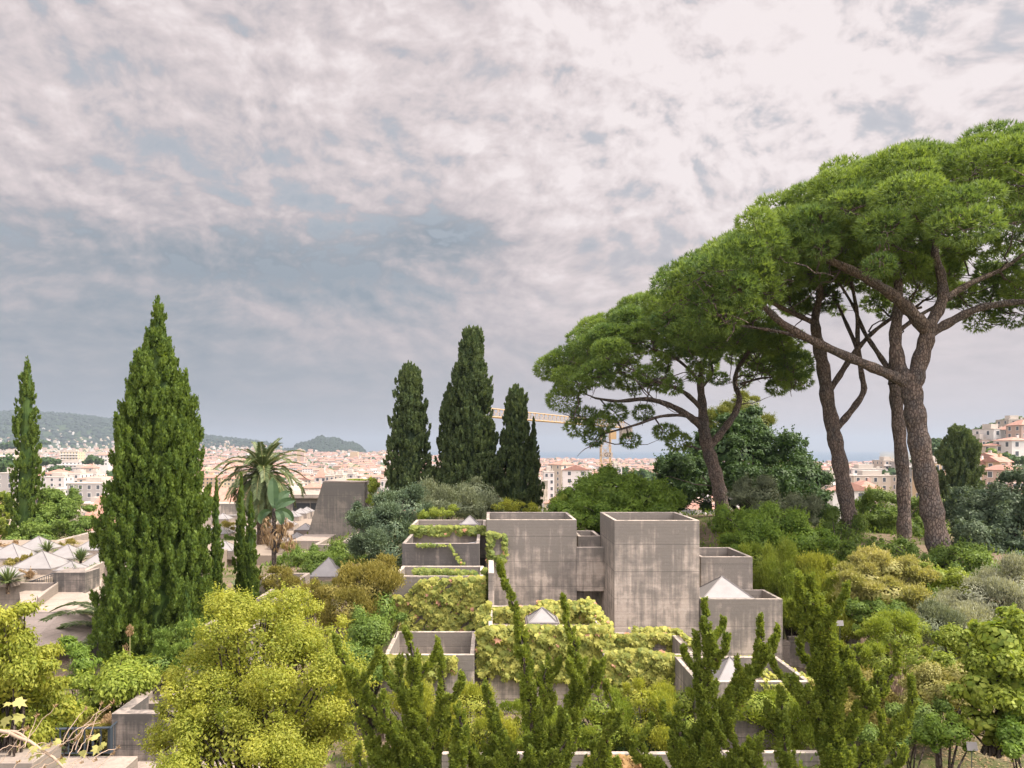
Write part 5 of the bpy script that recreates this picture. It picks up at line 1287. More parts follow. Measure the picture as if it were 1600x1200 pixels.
# dry creeper in the near left corner
root = empty('dry_creeper', (0,0,0), 'dry pale creeper twigs with a few limp leaves, bottom left corner', 'creeper')
sb = MB(); lb = MB(); hb = MB()
def tw(a, b_, sag, r):
    t_ = np.linspace(0, 1, 9)[:,None]; a = at(*a); b_ = at(*b_)
    p = a*(1-t_)+b_*t_; p[:,2] += sag*np.sin(t_[:,0]*np.pi)+R.normal(size=9)*0.006; sb.tube(p, np.linspace(r, r*0.5, 9), 6)
    return b_
tw((-20,1135,5.2),(120,1215,5.0),0.06,0.014); tw((-10,1140,5.2),(75,1180,5.1),0.05,0.012)
for k in range(26):
    a = (R.uniform(-20,150), R.uniform(1150,1225), 5.0+R.uniform(-0.2,0.3)); an = R.uniform(0.15, 1.3); l = R.uniform(30, 90)
    e = tw(a, (a[0]+math.cos(an)*l, a[1]-math.sin(an)*l, a[2]+0.1), R.uniform(-0.02, 0.05), 0.0035)
    hb_ = e; d = rdir(10); 
    for q in d: hb.add([hb_, hb_+q*0.022+[0,0,0.01], hb_+np.roll(q,1)*0.015], [(0,1,2)], 0, 0.5)
sb.build('twigs', [M['twig']], root, smooth=True); hb.build('seed_heads', [M['dry']], root, kind='stuff')
P_ = np.array([at(x, y, 5.05) for x, y in ((12,1100),(32,1098),(8,1128),(52,1172),(60,1180),(70,1168),(88,1160),(130,1178),(150,1172),(160,1165),(28,1122),(48,1185),(145,1152),(96,1190))])
vineleaves(lb, P_, 0.075, nface=(0.1,-0.5,0.9)); lb.build('leaves', [M['yel2']], root)
# ---- ground cover: nobody could count it
n = 78000

Yg = 9+R.random(n)**1.3*62; Pxg = np.where(R.random(n) < 0.25, R.uniform(1600, 3000, n), R.uniform(-60, 1680, n)); Xg = (Pxg-PX0)/F*Yg
zg = ground(Xg, Yg)+CZ
f = np.sin(Xg*0.8+np.sin(Yg*0.5)*2)*np.cos(Yg*0.6+Xg*0.2)+0.3*R.normal(size=n)
inb = ((Pxg > 590) & (Pxg < 1280) & (Yg > 18.3) & (Yg < 34)) | ((Pxg < 330) & (Yg > 30) & (Yg < 62)) | ((Pxg > 1370) & (Yg < 17.5) & (f < 0.9)) | ((Pxg > 330) & (Pxg < 480) & (Yg > 49)) | ((Pxg < 190) & (Yg < 20.5))
k = (f > -0.15) & ~inb
P_ = np.stack([Xg, Yg, zg+R.random(n)*0.45], -1)[k]
mb = MB(); cards(mb, P_, nrm(np.array([0,-0.2,1.0])+0.9*rdir(len(P_))), 0.11+P_[:,1]*0.0022, 0.05+P_[:,1]*0.001, 'up')
mb.build('ground_cover', [M['mid']], kind='stuff')
mb = MB(); n = 9000; Yg = R.uniform(10, 24, n); Pxg = R.uniform(1300, 1660, n); Xg = (Pxg-PX0)/F*Yg
P_ = np.stack([Xg, Yg, ground(Xg, Yg)+CZ+0.02], -1); cards(mb, P_, nrm(np.array([0,0,1.0])+0.35*rdir(n)), 0.07, 0.035, 'rand')
mb.build('leaf_litter', [M['dry']], kind='stuff')
# ------------------------------------------------------------------ the city
WALLS = {'cream': (0.62,0.53,0.42), 'white': (0.74,0.70,0.65), 'pink': (0.62,0.45,0.37), 'ochre': (0.62,0.46,0.28), 'grey': (0.45,0.42,0.39), 'yellow': (0.66,0.55,0.36), 'beige': (0.55,0.46,0.38)}
for k_, c_ in WALLS.items(): M['w_'+k_] = simple(k_+'_plaster', tuple(x*0.74 for x in c_), 0.9, 0.10, 0.4)
def tilemat():
    m, t, out = newmat('terracotta_tiles')
    g = t.node('ShaderNodeNewGeometry').outputs['Position']
    n = t.noise(g, 0.6, 5, 0.7)
    wv_ = t.node('ShaderNodeTexWave', wave_type='BANDS', bands_direction='X', ins={'Scale': 1.4, 'Distortion': 0.3, 'Detail': 1.0}); t.put(wv_.inputs['Vector'], g)
    c = t.mix(t.ramp(n, [(0.3,0.0),(0.7,1.0)]), (0.27,0.135,0.10), (0.43,0.255,0.195))
    c = t.mix(t.m('MULTIPLY', t.m('SUBTRACT', 1.0, wv_.outputs['Fac']), 0.35), c, (0.22,0.10,0.07))
    b = t.node('ShaderNodeBsdfPrincipled', ins={'Base Color': c, 'Roughness': 0.9}); t.l.new(b.outputs[0], out.inputs[0]); return m
M['tile'] = tilemat()
M['flat'] = simple('flat_roof', (0.42,0.38,0.33), 0.9, 0.2, 0.3)
M['glass'] = simple('window_glass', (0.07,0.08,0.09), 0.25, 0.2, 0.5, spec=0.6)
M['shade'] = simple('window_shutter', (0.16,0.17,0.17), 0.7, 0.2)
M['awning'] = simple('orange_awning', (0.55,0.25,0.08), 0.8)
M['trim'] = simple('white_trim', (0.78,0.75,0.70), 0.8)
def wins_faces(w_, d, h, fl, bays=3.2, z0=1.2, strip=False):
    """window rectangles: list of (centre, half width, half height, side) on all four facades"""
    out = []
    fh = h/fl
    for (ax, ln, off) in ((0, w_, -d/2), (1, d, w_/2), (2, w_, d/2), (3, d, -w_/2)):
        nb = max(1, int(ln/bays))
        for f in range(fl):
            zc = f*fh+fh*0.55
            for k in range(nb):
                u = (k+0.5)/nb*ln-ln/2
                out.append((ax, u, off, zc, min(0.62, ln/nb*0.3), fh*0.25))
    return out
def quad_on(ax, u, off, zc, hw, hh, pr=0.03):
    if ax == 0: return [(u-hw,off-pr,zc-hh),(u+hw,off-pr,zc-hh),(u+hw,off-pr,zc+hh),(u-hw,off-pr,zc+hh)]
    if ax == 2: return [(u+hw,off+pr,zc-hh),(u-hw,off+pr,zc-hh),(u-hw,off+pr,zc+hh),(u+hw,off+pr,zc+hh)]
    if ax == 1: return [(off+pr,u-hw,zc-hh),(off+pr,u+hw,zc-hh),(off+pr,u+hw,zc+hh),(off+pr,u-hw,zc+hh)]
    return [(off-pr,u+hw,zc-hh),(off-pr,u-hw,zc-hh),(off-pr,u-hw,zc+hh),(off-pr,u+hw,zc+hh)]
def body_mb(mb, w_, d, h, fl, balc=False, T=None, mats=(0,1,2), drop=8.0, windows=True):
    A = MB(); A.box(-w_/2, w_/2, -d/2, d/2, -drop, h, mats[0])
    if windows:
        ws = wins_faces(w_, d, h, fl)
        V = np.array([quad_on(*q) for q in ws]).reshape(-1, 3)
        A.add(V, np.arange(len(V)).reshape(-1, 4), mats[1])
    if balc:
        fh = h/fl
        for f in range(1, fl):
            A.box(-w_/2+0.6, w_/2-0.6, -d/2-1.3, -d/2-0.04, f*fh-0.1, f*fh+0.9, mats[2])
    return A
def roof_mb(kind, w_, d, h, hr=2.2, ov=0.5):
    A = MB()
    if kind == 'hip':
        r = min(w_, d)/2*0.98; a, b_ = w_/2+ov, d/2+ov
        rx = max(0, a-r-ov); ry = max(0, b_-r-ov)
        A.add([(-a,-b_,h),(a,-b_,h),(a,b_,h),(-a,b_,h),(-rx,-ry,h+hr),(rx,-ry,h+hr),(rx,ry,h+hr),(-rx,ry,h+hr)], [(0,1,5,4),(1,2,6,5),(2,3,7,6),(3,0,4,7),(4,5,6,7),(3,2,1,0)])
    elif kind == 'gable':
        a, b_ = w_/2+ov, d/2+ov
        A.add([(-a,-b_,h),(a,-b_,h),(a,b_,h),(-a,b_,h),(-a,0,h+hr),(a,0,h+hr)], [(0,1,5,4),(2,3,4,5),(1,2,5),(3,0,4),(3,2,1,0)])
    else:
        A.box(-w_/2-0.15, w_/2+0.15, -d/2-0.15, d/2+0.15, h+0.004, h+0.35)
        A.box(-w_/5, w_/4, -d/6, d/4, h+0.354, h+2.6)
        A.box(w_/3.2, w_/2.5, -d/4, -d/6, h+0.354, h+1.5)
    return A
def xf_mb(A, loc, rz):
    c, s = math.cos(rz), math.sin(rz)
    for k in range(len(A.v)):
        v = A.v[k]; A.v[k] = np.stack([v[:,0]*c-v[:,1]*s+loc[0], v[:,0]*s+v[:,1]*c+loc[1], v[:,2]+loc[2]], -1)
    return A
# window unit used as a part of the nearer houses
_wm = MB(); _wm.box(-0.5, 0.5, -0.05, 0.0, -0.5, 0.5, 0); _wm.box(-0.56, -0.5, -0.09, 0.0, -0.56, 0.56, 1); _wm.box(0.5, 0.56, -0.09, 0.0, -0.56, 0.56, 1); _wm.box(-0.5, 0.5, -0.09, 0.0, 0.5, 0.56, 1); _wm.box(-0.5, 0.5, -0.09, 0.0, -0.56, -0.5, 1)
_tmp = _wm.build('window', [M['glass'], M['trim']], None)
WIN_ME = _tmp.data; bpy.data.objects.remove(_tmp)
def hero(label, pxl, pxr, pyt, Y, h, fl, wall, kind='flat', d=12, rz=0.0, balc=False, name='apartment_building', cat='building', wins=True, hr=2.2, group=None, nb=None, pitch=None):
    w_ = (pxr-pxl)/F*Y; cx = X_((pxl+pxr)/2, Y); zt = Z_(pyt, Y); zb = zt-h
    root = bpy.data.objects.new(name, None); put(root, None, label, cat, group); root.location = (cx, Y+d/2, zb); root.rotation_euler = (0, 0, rz)
    root.empty_display_size = 1
    body_mb(None, w_, d, h, fl, False, windows=False, drop=25).build('wall', [M['w_'+wall]], root)
    rf = roof_mb(kind, w_, d, h, hr).build('roof', [M['tile'] if kind != 'flat' else M['flat']], root)
    if kind != 'flat': MB().box(w_*0.2, w_*0.2+0.7, -0.4, 0.4, h+0.5, h+hr+0.8).build('chimney', [M['w_'+wall]], rf)
    if wins:
        fh = h/fl; nbx = nb or max(2, int(w_/3.6)); sides = [(0, w_, nbx)]
        if cx+w_/2 < -8: sides.append((1, d, max(1, int(d/4.5))))
        elif cx-w_/2 > 8: sides.append((3, d, max(1, int(d/4.5))))
        for (ax, ln, nb_) in sides:
            for f in range(fl):
                for k in range(nb_):
                    if len(root.children) > 90: break
                    u = (k+0.5)/nb_*ln-ln/2; zc = f*fh+fh*0.56
                    o = bpy.data.objects.new('window', WIN_ME); put(o, root)
                    o.scale = (min(1.5, ln/nb_*0.5), 1.0, fh*0.52)
                    if ax == 0: o.location = (u, -d/2, zc)
                    elif ax == 1: o.location = (w_/2, u, zc); o.rotation_euler = (0,0,math.pi/2)
                    else: o.location = (-w_/2, u, zc); o.rotation_euler = (0,0,-math.pi/2)
    if balc:
        fh = h/fl
        for f in range(1, fl): MB().box(-w_/2+0.4, w_/2-0.4, -d/2-1.5, -d/2-0.1, f*fh-0.12, f*fh+0.75).build('balcony', [M['trim']], root)
    return root
# hillside on the right
hs = 'villas on the right hillside'
hero('white modern villa with a flat roof high on the right hillside', 1548, 1576, 671, 330, 7, 2, 'white', 'flat', 12, 0.15, cat='house', name='villa', group=hs)
hero('grey plastered house with an orange roof right of the white modern villa', 1577, 1596, 671, 325, 6, 2, 'grey', 'hip', 9, 0.1, cat='house', name='villa', group=hs, hr=1.6)
hero('white villa with narrow dark windows and red tiled roof on the right hillside', 1578, 1612, 688, 280, 7, 2, 'white', 'hip', 9, 0.1, cat='house', name='villa', group=hs, hr=1.3)
hero('tall cream house cut by the right picture edge, topmost on the hillside', 1596, 1620, 664, 300, 9, 3, 'pink', 'hip', 9, 0.0, cat='house', name='villa', group=hs)
hero('low cream villa with a faint tiled roof, left below the white villa', 1553, 1578, 696, 285, 6, 2, 'cream', 'hip', 8, 0.1, cat='house', name='villa', group=hs, hr=1.0)
hero('small house with white front and orange roof just right of the dark rounded cypress', 1536, 1552, 726, 220, 7, 2, 'white', 'gable', 8, 0.4, cat='house', name='villa', group=hs, hr=1.8)
hero('grey walled gabled house below the low cream villa', 1549, 1568, 716, 240, 8, 2, 'grey', 'gable', 9, 0.5, cat='house', name='villa', group=hs, hr=1.8)
hero('yellow house with a red roof above the blue green oak at the right', 1560, 1580, 722, 215, 6, 2, 'ochre', 'gable', 7, 0.1, cat='house', name='villa', group=hs, hr=1.6)
hero('small brick coloured house with a pale roof slab left of the modern villa', 1532, 1546, 687, 330, 5, 1, 'pink', 'flat', 8, 0.1, cat='house', name='villa', group=hs)
hero('pale house partly hidden right of the small yellow house', 1574, 1600, 735, 200, 9, 3, 'pink', 'hip', 9, 0.2, cat='house', name='villa', group=hs, hr=1.4)
hero('flat roofed dark house on the very top of the right hillside', 1576, 1606, 656, 400, 6, 2, 'beige', 'flat', 10, 0.0, cat='house', name='villa', group=hs)
hero('pinkish apartment house between the biggest pine trunk and the dark rounded cypress', 1458, 1476, 724, 260, 14, 4, 'ochre', 'flat', 12, 0.1)
# between the pine trunks
hero('white apartment slab with a long roof terrace between the crooked and slim pine trunks', 1332, 1385, 733, 420, 14, 4, 'white', 'flat', 14, 0.0, balc=True)
hero('lower cream slab in front of the white one between the pine trunks', 1333, 1402, 744, 360, 12, 3, 'cream', 'flat', 12, 0.03)
hero('red roofed house below the cream slabs between the pine trunks', 1345, 1380, 764, 210, 8, 2, 'pink', 'hip', 10, -0.05, name='house', cat='house')
hero('white gable house left of the red roofed house, beside the crooked trunk', 1332, 1350, 768, 190, 10, 3, 'white', 'gable', 10, 1.57, name='house', cat='house')
hero('modern apartment block with balconies just left of the slim pine trunk', 1380, 1404, 720, 480, 16, 5, 'beige', 'flat', 14, 0.0, balc=True)
hero('apartment block with glazed balconies between the slim and the biggest pine trunk', 1404, 1432, 722, 470, 16, 5, 'grey', 'flat', 12, 0.0, balc=True)
hero('cream block between the slim and the biggest pine trunk, the lower one', 1415, 1440, 745, 330, 14, 4, 'cream', 'flat', 12, 0.0)
hero('cream apartment house left of the crooked pine trunk', 1296, 1318, 745, 300, 16, 5, 'cream', 'flat', 12, 0.0, balc=True)
# centre
hero('cream apartment block with dark balconies right of the centre cypresses', 866, 893, 726, 400, 16, 5, 'cream', 'hip', 13, 0.5, hr=2.0, balc=True)
hero('white gabled house right of the cream block with dark balconies', 892, 912, 735, 330, 10, 3, 'white', 'gable', 12, 1.5, hr=2.4)
hero('white flat apartment house right of the crane mast', 957, 972, 731, 420, 14, 4, 'white', 'flat', 12, 0.0)
hero('pale apartment house directly behind the round concrete drum', 850, 866, 738, 330, 12, 4, 'white', 'flat', 10, 0.0)
# left
hero('stepped white apartment building with orange awnings between the two left cypresses', 94, 122, 706, 900, 20, 6, 'yellow', 'flat', 16, 0.0, balc=True)
hero('white terraced block with blue grey balconies below the stepped white one', 78, 132, 722, 760, 13, 4, 'white', 'flat', 16, 0.0, balc=True)
hero('square house with an orange pyramid roof between the left cypresses', 127, 146, 731, 560, 11, 3, 'cream', 'hip', 9, 0.0, hr=3.0)
hero('long red roofed building left of the orange pyramid roof', 66, 98, 740, 520, 11, 3, 'pink', 'hip', 16, 0.1, hr=3.0)
hero('white slab building with brown shutters low between the left cypresses', 62, 100, 746, 430, 12, 4, 'white', 'flat', 14, 0.0)
hero('plain white wing right of the slab building with brown shutters', 101, 125, 741, 440, 13, 4, 'white', 'flat', 14, 0.0)
hero('dark edged apartment house far left below the skyline', -10, 24, 740, 330, 15, 4, 'grey', 'flat', 14, 0.0)
hero('cream house with dark balconies beside the left edge, middle height', -5, 22, 707, 620, 16, 5, 'cream', 'flat', 14, 0.1, balc=True)
hero('grey office block with open upper floors between the left cypresses', 108, 132, 731, 600, 16, 5, 'grey', 'flat', 12, 0.0)
hero('white house with blue grey windows right of the grey office block', 130, 150, 741, 480, 10, 3, 'white', 'flat', 12, 0.0)
hero('long cream building with a red roof just left of the broad cypress', 120, 168, 748, 400, 10, 3, 'cream', 'hip', 14, 0.05, hr=1.5)
hero('low grey shed with a big flat roof in front of the left city', 105, 160, 756, 330, 7, 2, 'grey', 'flat', 20, 0.0)
hero('white villa with red roof behind the dark trees between the left cypresses', 148, 166, 711, 800, 12, 3, 'white', 'hip', 14, 0.2, hr=3.0)
# middle distance behind the tower
hero('red roofed white house with dormers left above the slanted tower', 490, 508, 746, 420, 12, 4, 'white', 'hip', 12, 0.1, hr=5)
hero('plain beige block with few windows above the slanted tower', 506, 520, 744, 400, 14, 4, 'beige', 'flat', 12, 0.1)
hero('blank cream block right of the plain beige one above the slanted tower', 520, 536, 743, 405, 14, 4, 'cream', 'flat', 12, 0.0, nb=2)
hero('modern block with a dark glass top floor above the slanted tower', 536, 552, 741, 430, 14, 4, 'grey', 'flat', 12, 0.0)
hero('cream arcaded house with a red roof between the palm and the slanted tower', 470, 504, 762, 280, 12, 3, 'cream', 'hip', 10, 0.0, hr=1.8)
hero('low white house with grey balconies right of the slanted tower creeper', 594, 608, 751, 330, 10, 3, 'white', 'flat', 10, 0.0)
hero('near house with a large ribbed red roof left of the palm', 312, 376, 789, 150, 8, 2, 'beige', 'gable', 14, 0.0, hr=3.2, name='house', cat='house')
hero('near house with a big faded red roof beside the yellow green bushes on the left', 120, 235, 829, 120, 8, 2, 'cream', 'gable', 16, 0.0, hr=5.2, name='house', cat='house')
hero('orange brick tower block beside the wooded hill', 464, 470, 702, 1900, 24, 6, 'ochre', 'flat', 14, 0.0, wins=False)
hero('brown tower block at the left foot of the wooded hill', 469.5, 475, 704, 1800, 24, 6, 'pink', 'flat', 14, 0.0, wins=False)
hero('long orange palace below the wooded hill', 547, 559, 706, 2200, 18, 5, 'ochre', 'flat', 20, 0.0, wins=False)

# generic city
rg = np.random.default_rng(5); rr_ = random.Random(9)
specs = []
def occl(px):   # lowest picture row at which the city can still be seen there
    return float(np.interp(px, [-80, 0, 20, 62, 160, 175, 320, 345, 470, 480, 600, 606, 845, 852, 900, 960, 1010, 1020, 1285, 1292, 1450, 1478, 1535, 1600],
                             [780, 785, 785, 790, 790, 700, 700, 800, 790, 752, 758, 690, 690, 752, 742, 736, 730, 690, 690, 790, 790, 700, 700, 700]))
y = 240.0
while y < 3750:
    st = 30 if y < 1200 else (30+ (y-1200)/2500*16)
    half = y*0.80
    for x in np.arange(-half-60, half+20, st*1.0):
        xx = x+rg.uniform(-6, 6); yy = y+rg.uniform(-7, 7); px = PX0+F*xx/yy
        if px < -90 or px > 1700: continue
        if rg.random() < 0.10: continue
        g = float(ground(np.array([xx]), np.array([yy]))[0])
        if g < -74 or yy > np.interp(px, [p[0] for p in YC], [p[1] for p in YC])-60: continue
        if g > 45: continue
        if px > 1440 and yy < 900: continue
        if 440 < px < 590 and 3250 < yy < 4200: continue
        specs.append((xx, yy, g, px))
    y += st*1.0
# the slope below the left mountain
for _ in range(520):
    px = rg.uniform(-60, 440); yy = rg.uniform(3500, 4350); xx = X_(px, yy); g = float(ground(np.array([xx]), np.array([yy]))[0])
    dens = math.exp(-((px-95)/38)**2)*(1 if g < 95 else 0.2)+0.5*math.exp(-((px-165)/20)**2)*(g < 60)+0.35*math.exp(-((px-345)/28)**2)+0.35*(g < 20)
    if rg.random() < dens and g < 125: specs.append((xx, yy, g, px))
near_list, far_list = [], []
for s in specs:
    xx, yy, g, px = s
    h = rr_.choice([9,12,12,15,15,18,18,21]) if yy < 3300 or px > 440 else rr_.choice([7,9,12])
    pyt = PY0-(g+h)/yy*F
    vis = pyt < occl(px)-2 and yy < 1000
    (near_list if vis else far_list).append((xx, yy, g, px, h))
near_list.sort(key=lambda q: q[1])
NIND = 245
far_list += near_list[NIND:]; near_list = near_list[:NIND]
protos = {}
ADJ = {'cream':'cream','white':'white','pink':'pinkish','ochre':'ochre','grey':'grey','yellow':'pale yellow','beige':'beige'}
def proto(wall, kind, h, balc):
    key = (wall, kind, h, balc)
    if key in protos: return protos[key]
    fl = h//3; w_, d = 17.0, 13.0
    b = body_mb(None, w_, d, h, fl, balc, windows=True, drop=10)
    me = b.build('apartment_building', [M['w_'+wall], M['glass'], M['trim']]); r = roof_mb(kind, w_, d, h, 2.4).build('roof', [M['tile'] if kind != 'flat' else M['flat']])
    protos[key] = (me.data, r.data); bpy.data.objects.remove(me); bpy.data.objects.remove(r)
    return protos[key]
same = {}
for (xx, yy, g, px, h) in near_list:
    wall = rr_.choice(['cream','cream','white','white','white','pink','beige','yellow','grey','ochre'])
    kind = rr_.choice(['flat','flat','hip','hip','gable'])
    balc = kind == 'flat' and rr_.random() < 0.6
    bme, rme = proto(wall, kind, h, balc)
    side = 'left of palm' if px < 345 else ('behind palm' if px < 640 else ('around crane' if px < 1150 else 'beyond pines'))
    far_ = 'near city' if yy < 560 else 'deeper city'
    size = 'low' if h < 12 else ('mid-height' if h < 18 else 'tall')
    rf_ = {'flat': 'flat-roofed', 'hip': 'hip-roofed', 'gable': 'gabled'}[kind]+(' balconied' if balc else '')
    kindlab = f'{size} {ADJ[wall]} {rf_} blocks in {far_} {side}'
    lab = kindlab
    o = bpy.data.objects.new('apartment_building', bme); put(o, None, lab, 'building', f'{ADJ[wall]} {rf_} city blocks {side}'); same.setdefault(kindlab, []).append((px, o))
    o.location = (xx, yy, g+CZ); o.rotation_euler = (0, 0, rr_.choice([0, 0.15, -0.2, 0.4, 0.8, 1.57])+rr_.uniform(-0.1, 0.1))
    sx = rr_.uniform(0.8, 1.25); o.scale = (sx, rr_.uniform(0.8, 1.2), 1)
    r = bpy.data.objects.new('roof', rme); put(r, o)
ORD = ['leftmost','second from left','third from left','fourth from left','fifth from left','sixth from left','seventh from left','eighth from left','ninth from left','tenth from left']
for kl, lst in same.items():
    lst.sort(key=lambda q: q[0])
    for k, (_, o) in enumerate(lst):
        if len(lst) == 1: o['label'] = 'only '+kl.replace('blocks', 'block')
        elif k == len(lst)-1: o['label'] = 'rightmost of the '+kl
        elif k < 10: o['label'] = ORD[k]+' of '+kl
        else: o['label'] = f'{k+1}th from left of '+kl
# everything farther: one mass
fm = MB()
pal = ['cream','white','pink','ochre','grey','yellow','beige']
for (xx, yy, g, px, h) in far_list:
    sx, sy = rr_.uniform(11, 22), rr_.uniform(9, 15)
    if yy > 3300 and px < 440: sx *= 0.6; sy *= 0.7
    mi = rr_.choice([0,0,1,1,1,2,2,3,5,6,4]) if px > 300 else rr_.choice([0,0,1,1,1,5,6])
    A = MB(); A.box(-sx/2, sx/2, -sy/2, sy/2, -8, h, mi)
    if yy < 2600:
        fl = int(h//3)
        for f in range(fl):
            zc = h*(f+0.55)/fl
            nb = max(2, int(sx/3.6))
            if yy < 1500:
                V = np.array([quad_on(0, (k+0.5)/nb*sx-sx/2, -sy/2, zc, 0.65, 0.8) for k in range(nb)]).reshape(-1, 3)
                A.add(V, np.arange(len(V)).reshape(-1, 4), 8)
            else: A.add(quad_on(0, 0, -sy/2, zc, sx*0.4, 0.5), [(0,1,2,3)], 8)
            if xx < 0: A.add(quad_on(1, 0, sx/2, zc, sy*0.3, 0.6), [(0,1,2,3)], 8)
            else: A.add(quad_on(3, 0, -sx/2, zc, sy*0.3, 0.6), [(0,1,2,3)], 8)
    red = rr_.random() < (0.68 if px > 300 else 0.35)
    if red:
        B2 = roof_mb('hip' if rr_.random() < .7 else 'gable', sx, sy, h, rr_.uniform(1.8, 3.2)); 
        A.add(np.concatenate(B2.v), B2.f[0][1], 7)
    else:
        A.box(-sx*0.2, sx*0.2, -sy*0.2, sy*0.2, h+0.01, h+2.2, mi)
    xf_mb(A, (xx, yy, g+CZ), rr_.choice([0, 0.15, -0.2, 0.4, 0.8])+rr_.uniform(-0.2, 0.2))
    V = np.concatenate(A.v); 
    fl_ = []; ms = []
    for (tp, f), m_i in zip(A.f, A.mi):
        fl_ += [list(map(int, q)) for q in f]; ms += list(m_i)
    fm.add(V, fl_, np.array(ms, np.int32))
fm.build('distant_city', [M['w_'+p] for p in pal]+[M['tile'], M['shade']], kind='stuff')
# trees in the city
ct = 'dark trees among the city houses'
def citytree(px, py, Y, rx, h, label=None, conical=False, mat='dark'):
    c = at(px, py, Y); root = empty('city_tree', (0,0,0), label or 'dark round tree crown standing among the city houses', 'tree', ct)
    C = np.array([c+[0,0,-h*0.35], c+[rx*0.5,0,-h*0.5], c+[-rx*0.5,0,-h*0.5]]) if not conical else np.array([c+[0,0,-h*0.3], c+[0,0,-h*0.6], c+[0,0,-h*0.85]])
    S = np.array([[rx*0.7,rx*0.7,h*0.35],[rx*0.6,rx*0.6,h*0.32],[rx*0.6,rx*0.6,h*0.32]]) if not conical else np.array([[rx*.6,rx*.6,h*.3],[rx,rx,h*.28],[rx*.9,rx*.9,h*.25]])
    C2, S2 = subclumps(C, S, 2.2 if rx < 6 else 1.0, 0.7, (1,1,0.9))
    P, N, k = shell(C2, S2, 1500, 0.1); mb = MB(); cards(mb, P, nrm(N+0.5*rdir(len(P))), rx*0.22, rx*0.14)
    for c_, s_ in zip(C, S): lump(mb, c_, s_*0.8)
    mb.build('crown', [M[mat]], root); MB().tube([c-[0,0,h+6], c-[0,0,h*0.4]], [0.4, 0.25], 6).build('trunk', [M['bark_d']], root)
for q in [(146,712,700,9,11,'dark pair of trees behind the orange pyramid roof'),(72,716,700,12,8,'broad dark tree right of the very narrow cypress'),(10,712,420,8,18,'tall blue green trees at the left edge above the grey block'),(92,729,560,8,5,'dark tree hedge before the white terraced block'),
          (975,728,450,5,15,'dark pointed tree right of the crane mast'),(1003,735,420,14,16,'broad dark tree just left of the dark evergreen'),(1430,725,560,10,9,'dark trees between the slim and the biggest pine trunk'),(1396,732,400,6,6,'small dark trees in front of the balcony block'),
          (20,690,1500,25,20,'dark grove on the left slope under the mountain'),(165,712,900,9,12,'dark tree at the left side of the broad cypress'),(60,688,2000,30,14,'dark grove under the mountain right of the narrow cypress'),(175,735,520,6,10,'pointed dark tree close to the broad cypress')]:
    citytree(q[0], q[1], q[2], q[3], q[4], q[5], conical=('pointed' in q[5]))
rt = np.random.default_rng(21)
tpos = sorted([(rt.choice([rt.uniform(0, 165), rt.uniform(330, 600), rt.uniform(855, 1010), rt.uniform(1295, 1440)]), rt.uniform(420, 1300)) for _ in range(24)])
TO = 'leftmost second third fourth fifth sixth seventh eighth ninth tenth eleventh twelfth thirteenth fourteenth fifteenth sixteenth seventeenth eighteenth nineteenth twentieth twenty-first twenty-second twenty-third rightmost'.split()
for k in range(24):
    px, Y = tpos[k]
    g = float(ground(np.array([X_(px,Y)]), np.array([Y]))[0]); h = rt.uniform(14, 20)
    citytree(px, PY0-(g+h)/Y*F, Y, rt.uniform(4, 8), h*0.8, f'{TO[k]} from left of the small round dark trees between city roofs' if 0 < k < 23 else f'{TO[k]} of the small round dark trees between city roofs')
# trees of the right hillside
for (px, py, Y, rx, h, lab) in [(1540,672,400,11,12,'dark trees on the crest left of the modern villa'),(1556,663,420,12,12,'dark trees on the crest above the modern villa'),(1570,658,430,12,12,'darker trees on the crest right above the modern villa'),(1590,652,440,12,12,'trees at the top right of the hillside crest'),
        (1527,682,380,10,12,'light trees at the left end of the hillside'),(1522,700,340,9,12,'olive trees on the slope beside the dark rounded cypress'),(1562,690,310,7,6,'round dark trees between the modern villa and the cream villa'),(1545,705,270,6,5,'round green tree left of the cream villa'),
        (1535,695,320,8,9,'green trees below the small brick coloured house'),(1582,712,255,6,4,'dark hedge under the white villa with narrow windows'),(1467,688,300,6,7,'small dark tree peeping out left of the dark rounded cypress'),(1470,705,330,12,10,'blue green trees right of the biggest pine trunk'),(1590,700,300,6,6,'trees behind the white villa with red roof'),(1528,715,240,6,7,'bushy tree right of the dark rounded cypress')]:
    citytree(px, py, Y, rx, h, lab, mat='dark' if ('dark' in lab or 'blue' in lab) else 'mid')
# forests on the far hills: one mass
fo = MB(); rf2 = np.random.default_rng(3)
n = 5200
for k in range(n):
    if k < 1700:
        px = rf2.uniform(445, 580); Y = rf2.uniform(3180, 4000)
    else:
        px = rf2.uniform(-60, 470); Y = rf2.uniform(3500, 4600)
    x = X_(px, Y); g = float(ground(np.array([x]), np.array([Y]))[0])
    if k < 1700 and g < -33: continue
    if k >= 1700 and (g < 0 or (g < 120 and rf2.random() < 0.35)): continue
    s = rf2.uniform(8, 17) if k >= 1700 else rf2.uniform(8, 15)
    lump(fo, np.array([x, Y, g+CZ+s*0.3]), np.array([s, s, s*rf2.uniform(0.6, 1.0)]), 6, rf2.random(), 0.5)
M['forest'] = simple('hill_forest_leaves', (0.022, 0.036, 0.022), 0.95, 0.3, 0.02)
fo.build('hill_forest', [M['forest']], kind='stuff')
# cheaper street trees in the far city mass
fo = MB()
for k in range(900):
    px = rf2.uniform(-60, 1480); Y = 600+2900*rf2.random()**0.8; x = X_(px, Y)
    if Y > np.interp(px, [p[0] for p in YC], [p[1] for p in YC])-40: continue
    g = float(ground(np.array([x]), np.array([Y]))[0]); s = rf2.uniform(4, 9)
    lump(fo, np.array([x, Y, g+CZ+9+s*0.3]), np.array([s, s, s*1.1]), 6, rf2.random(), 0.5)
fo.build('distant_trees', [M['dark']], kind='stuff')
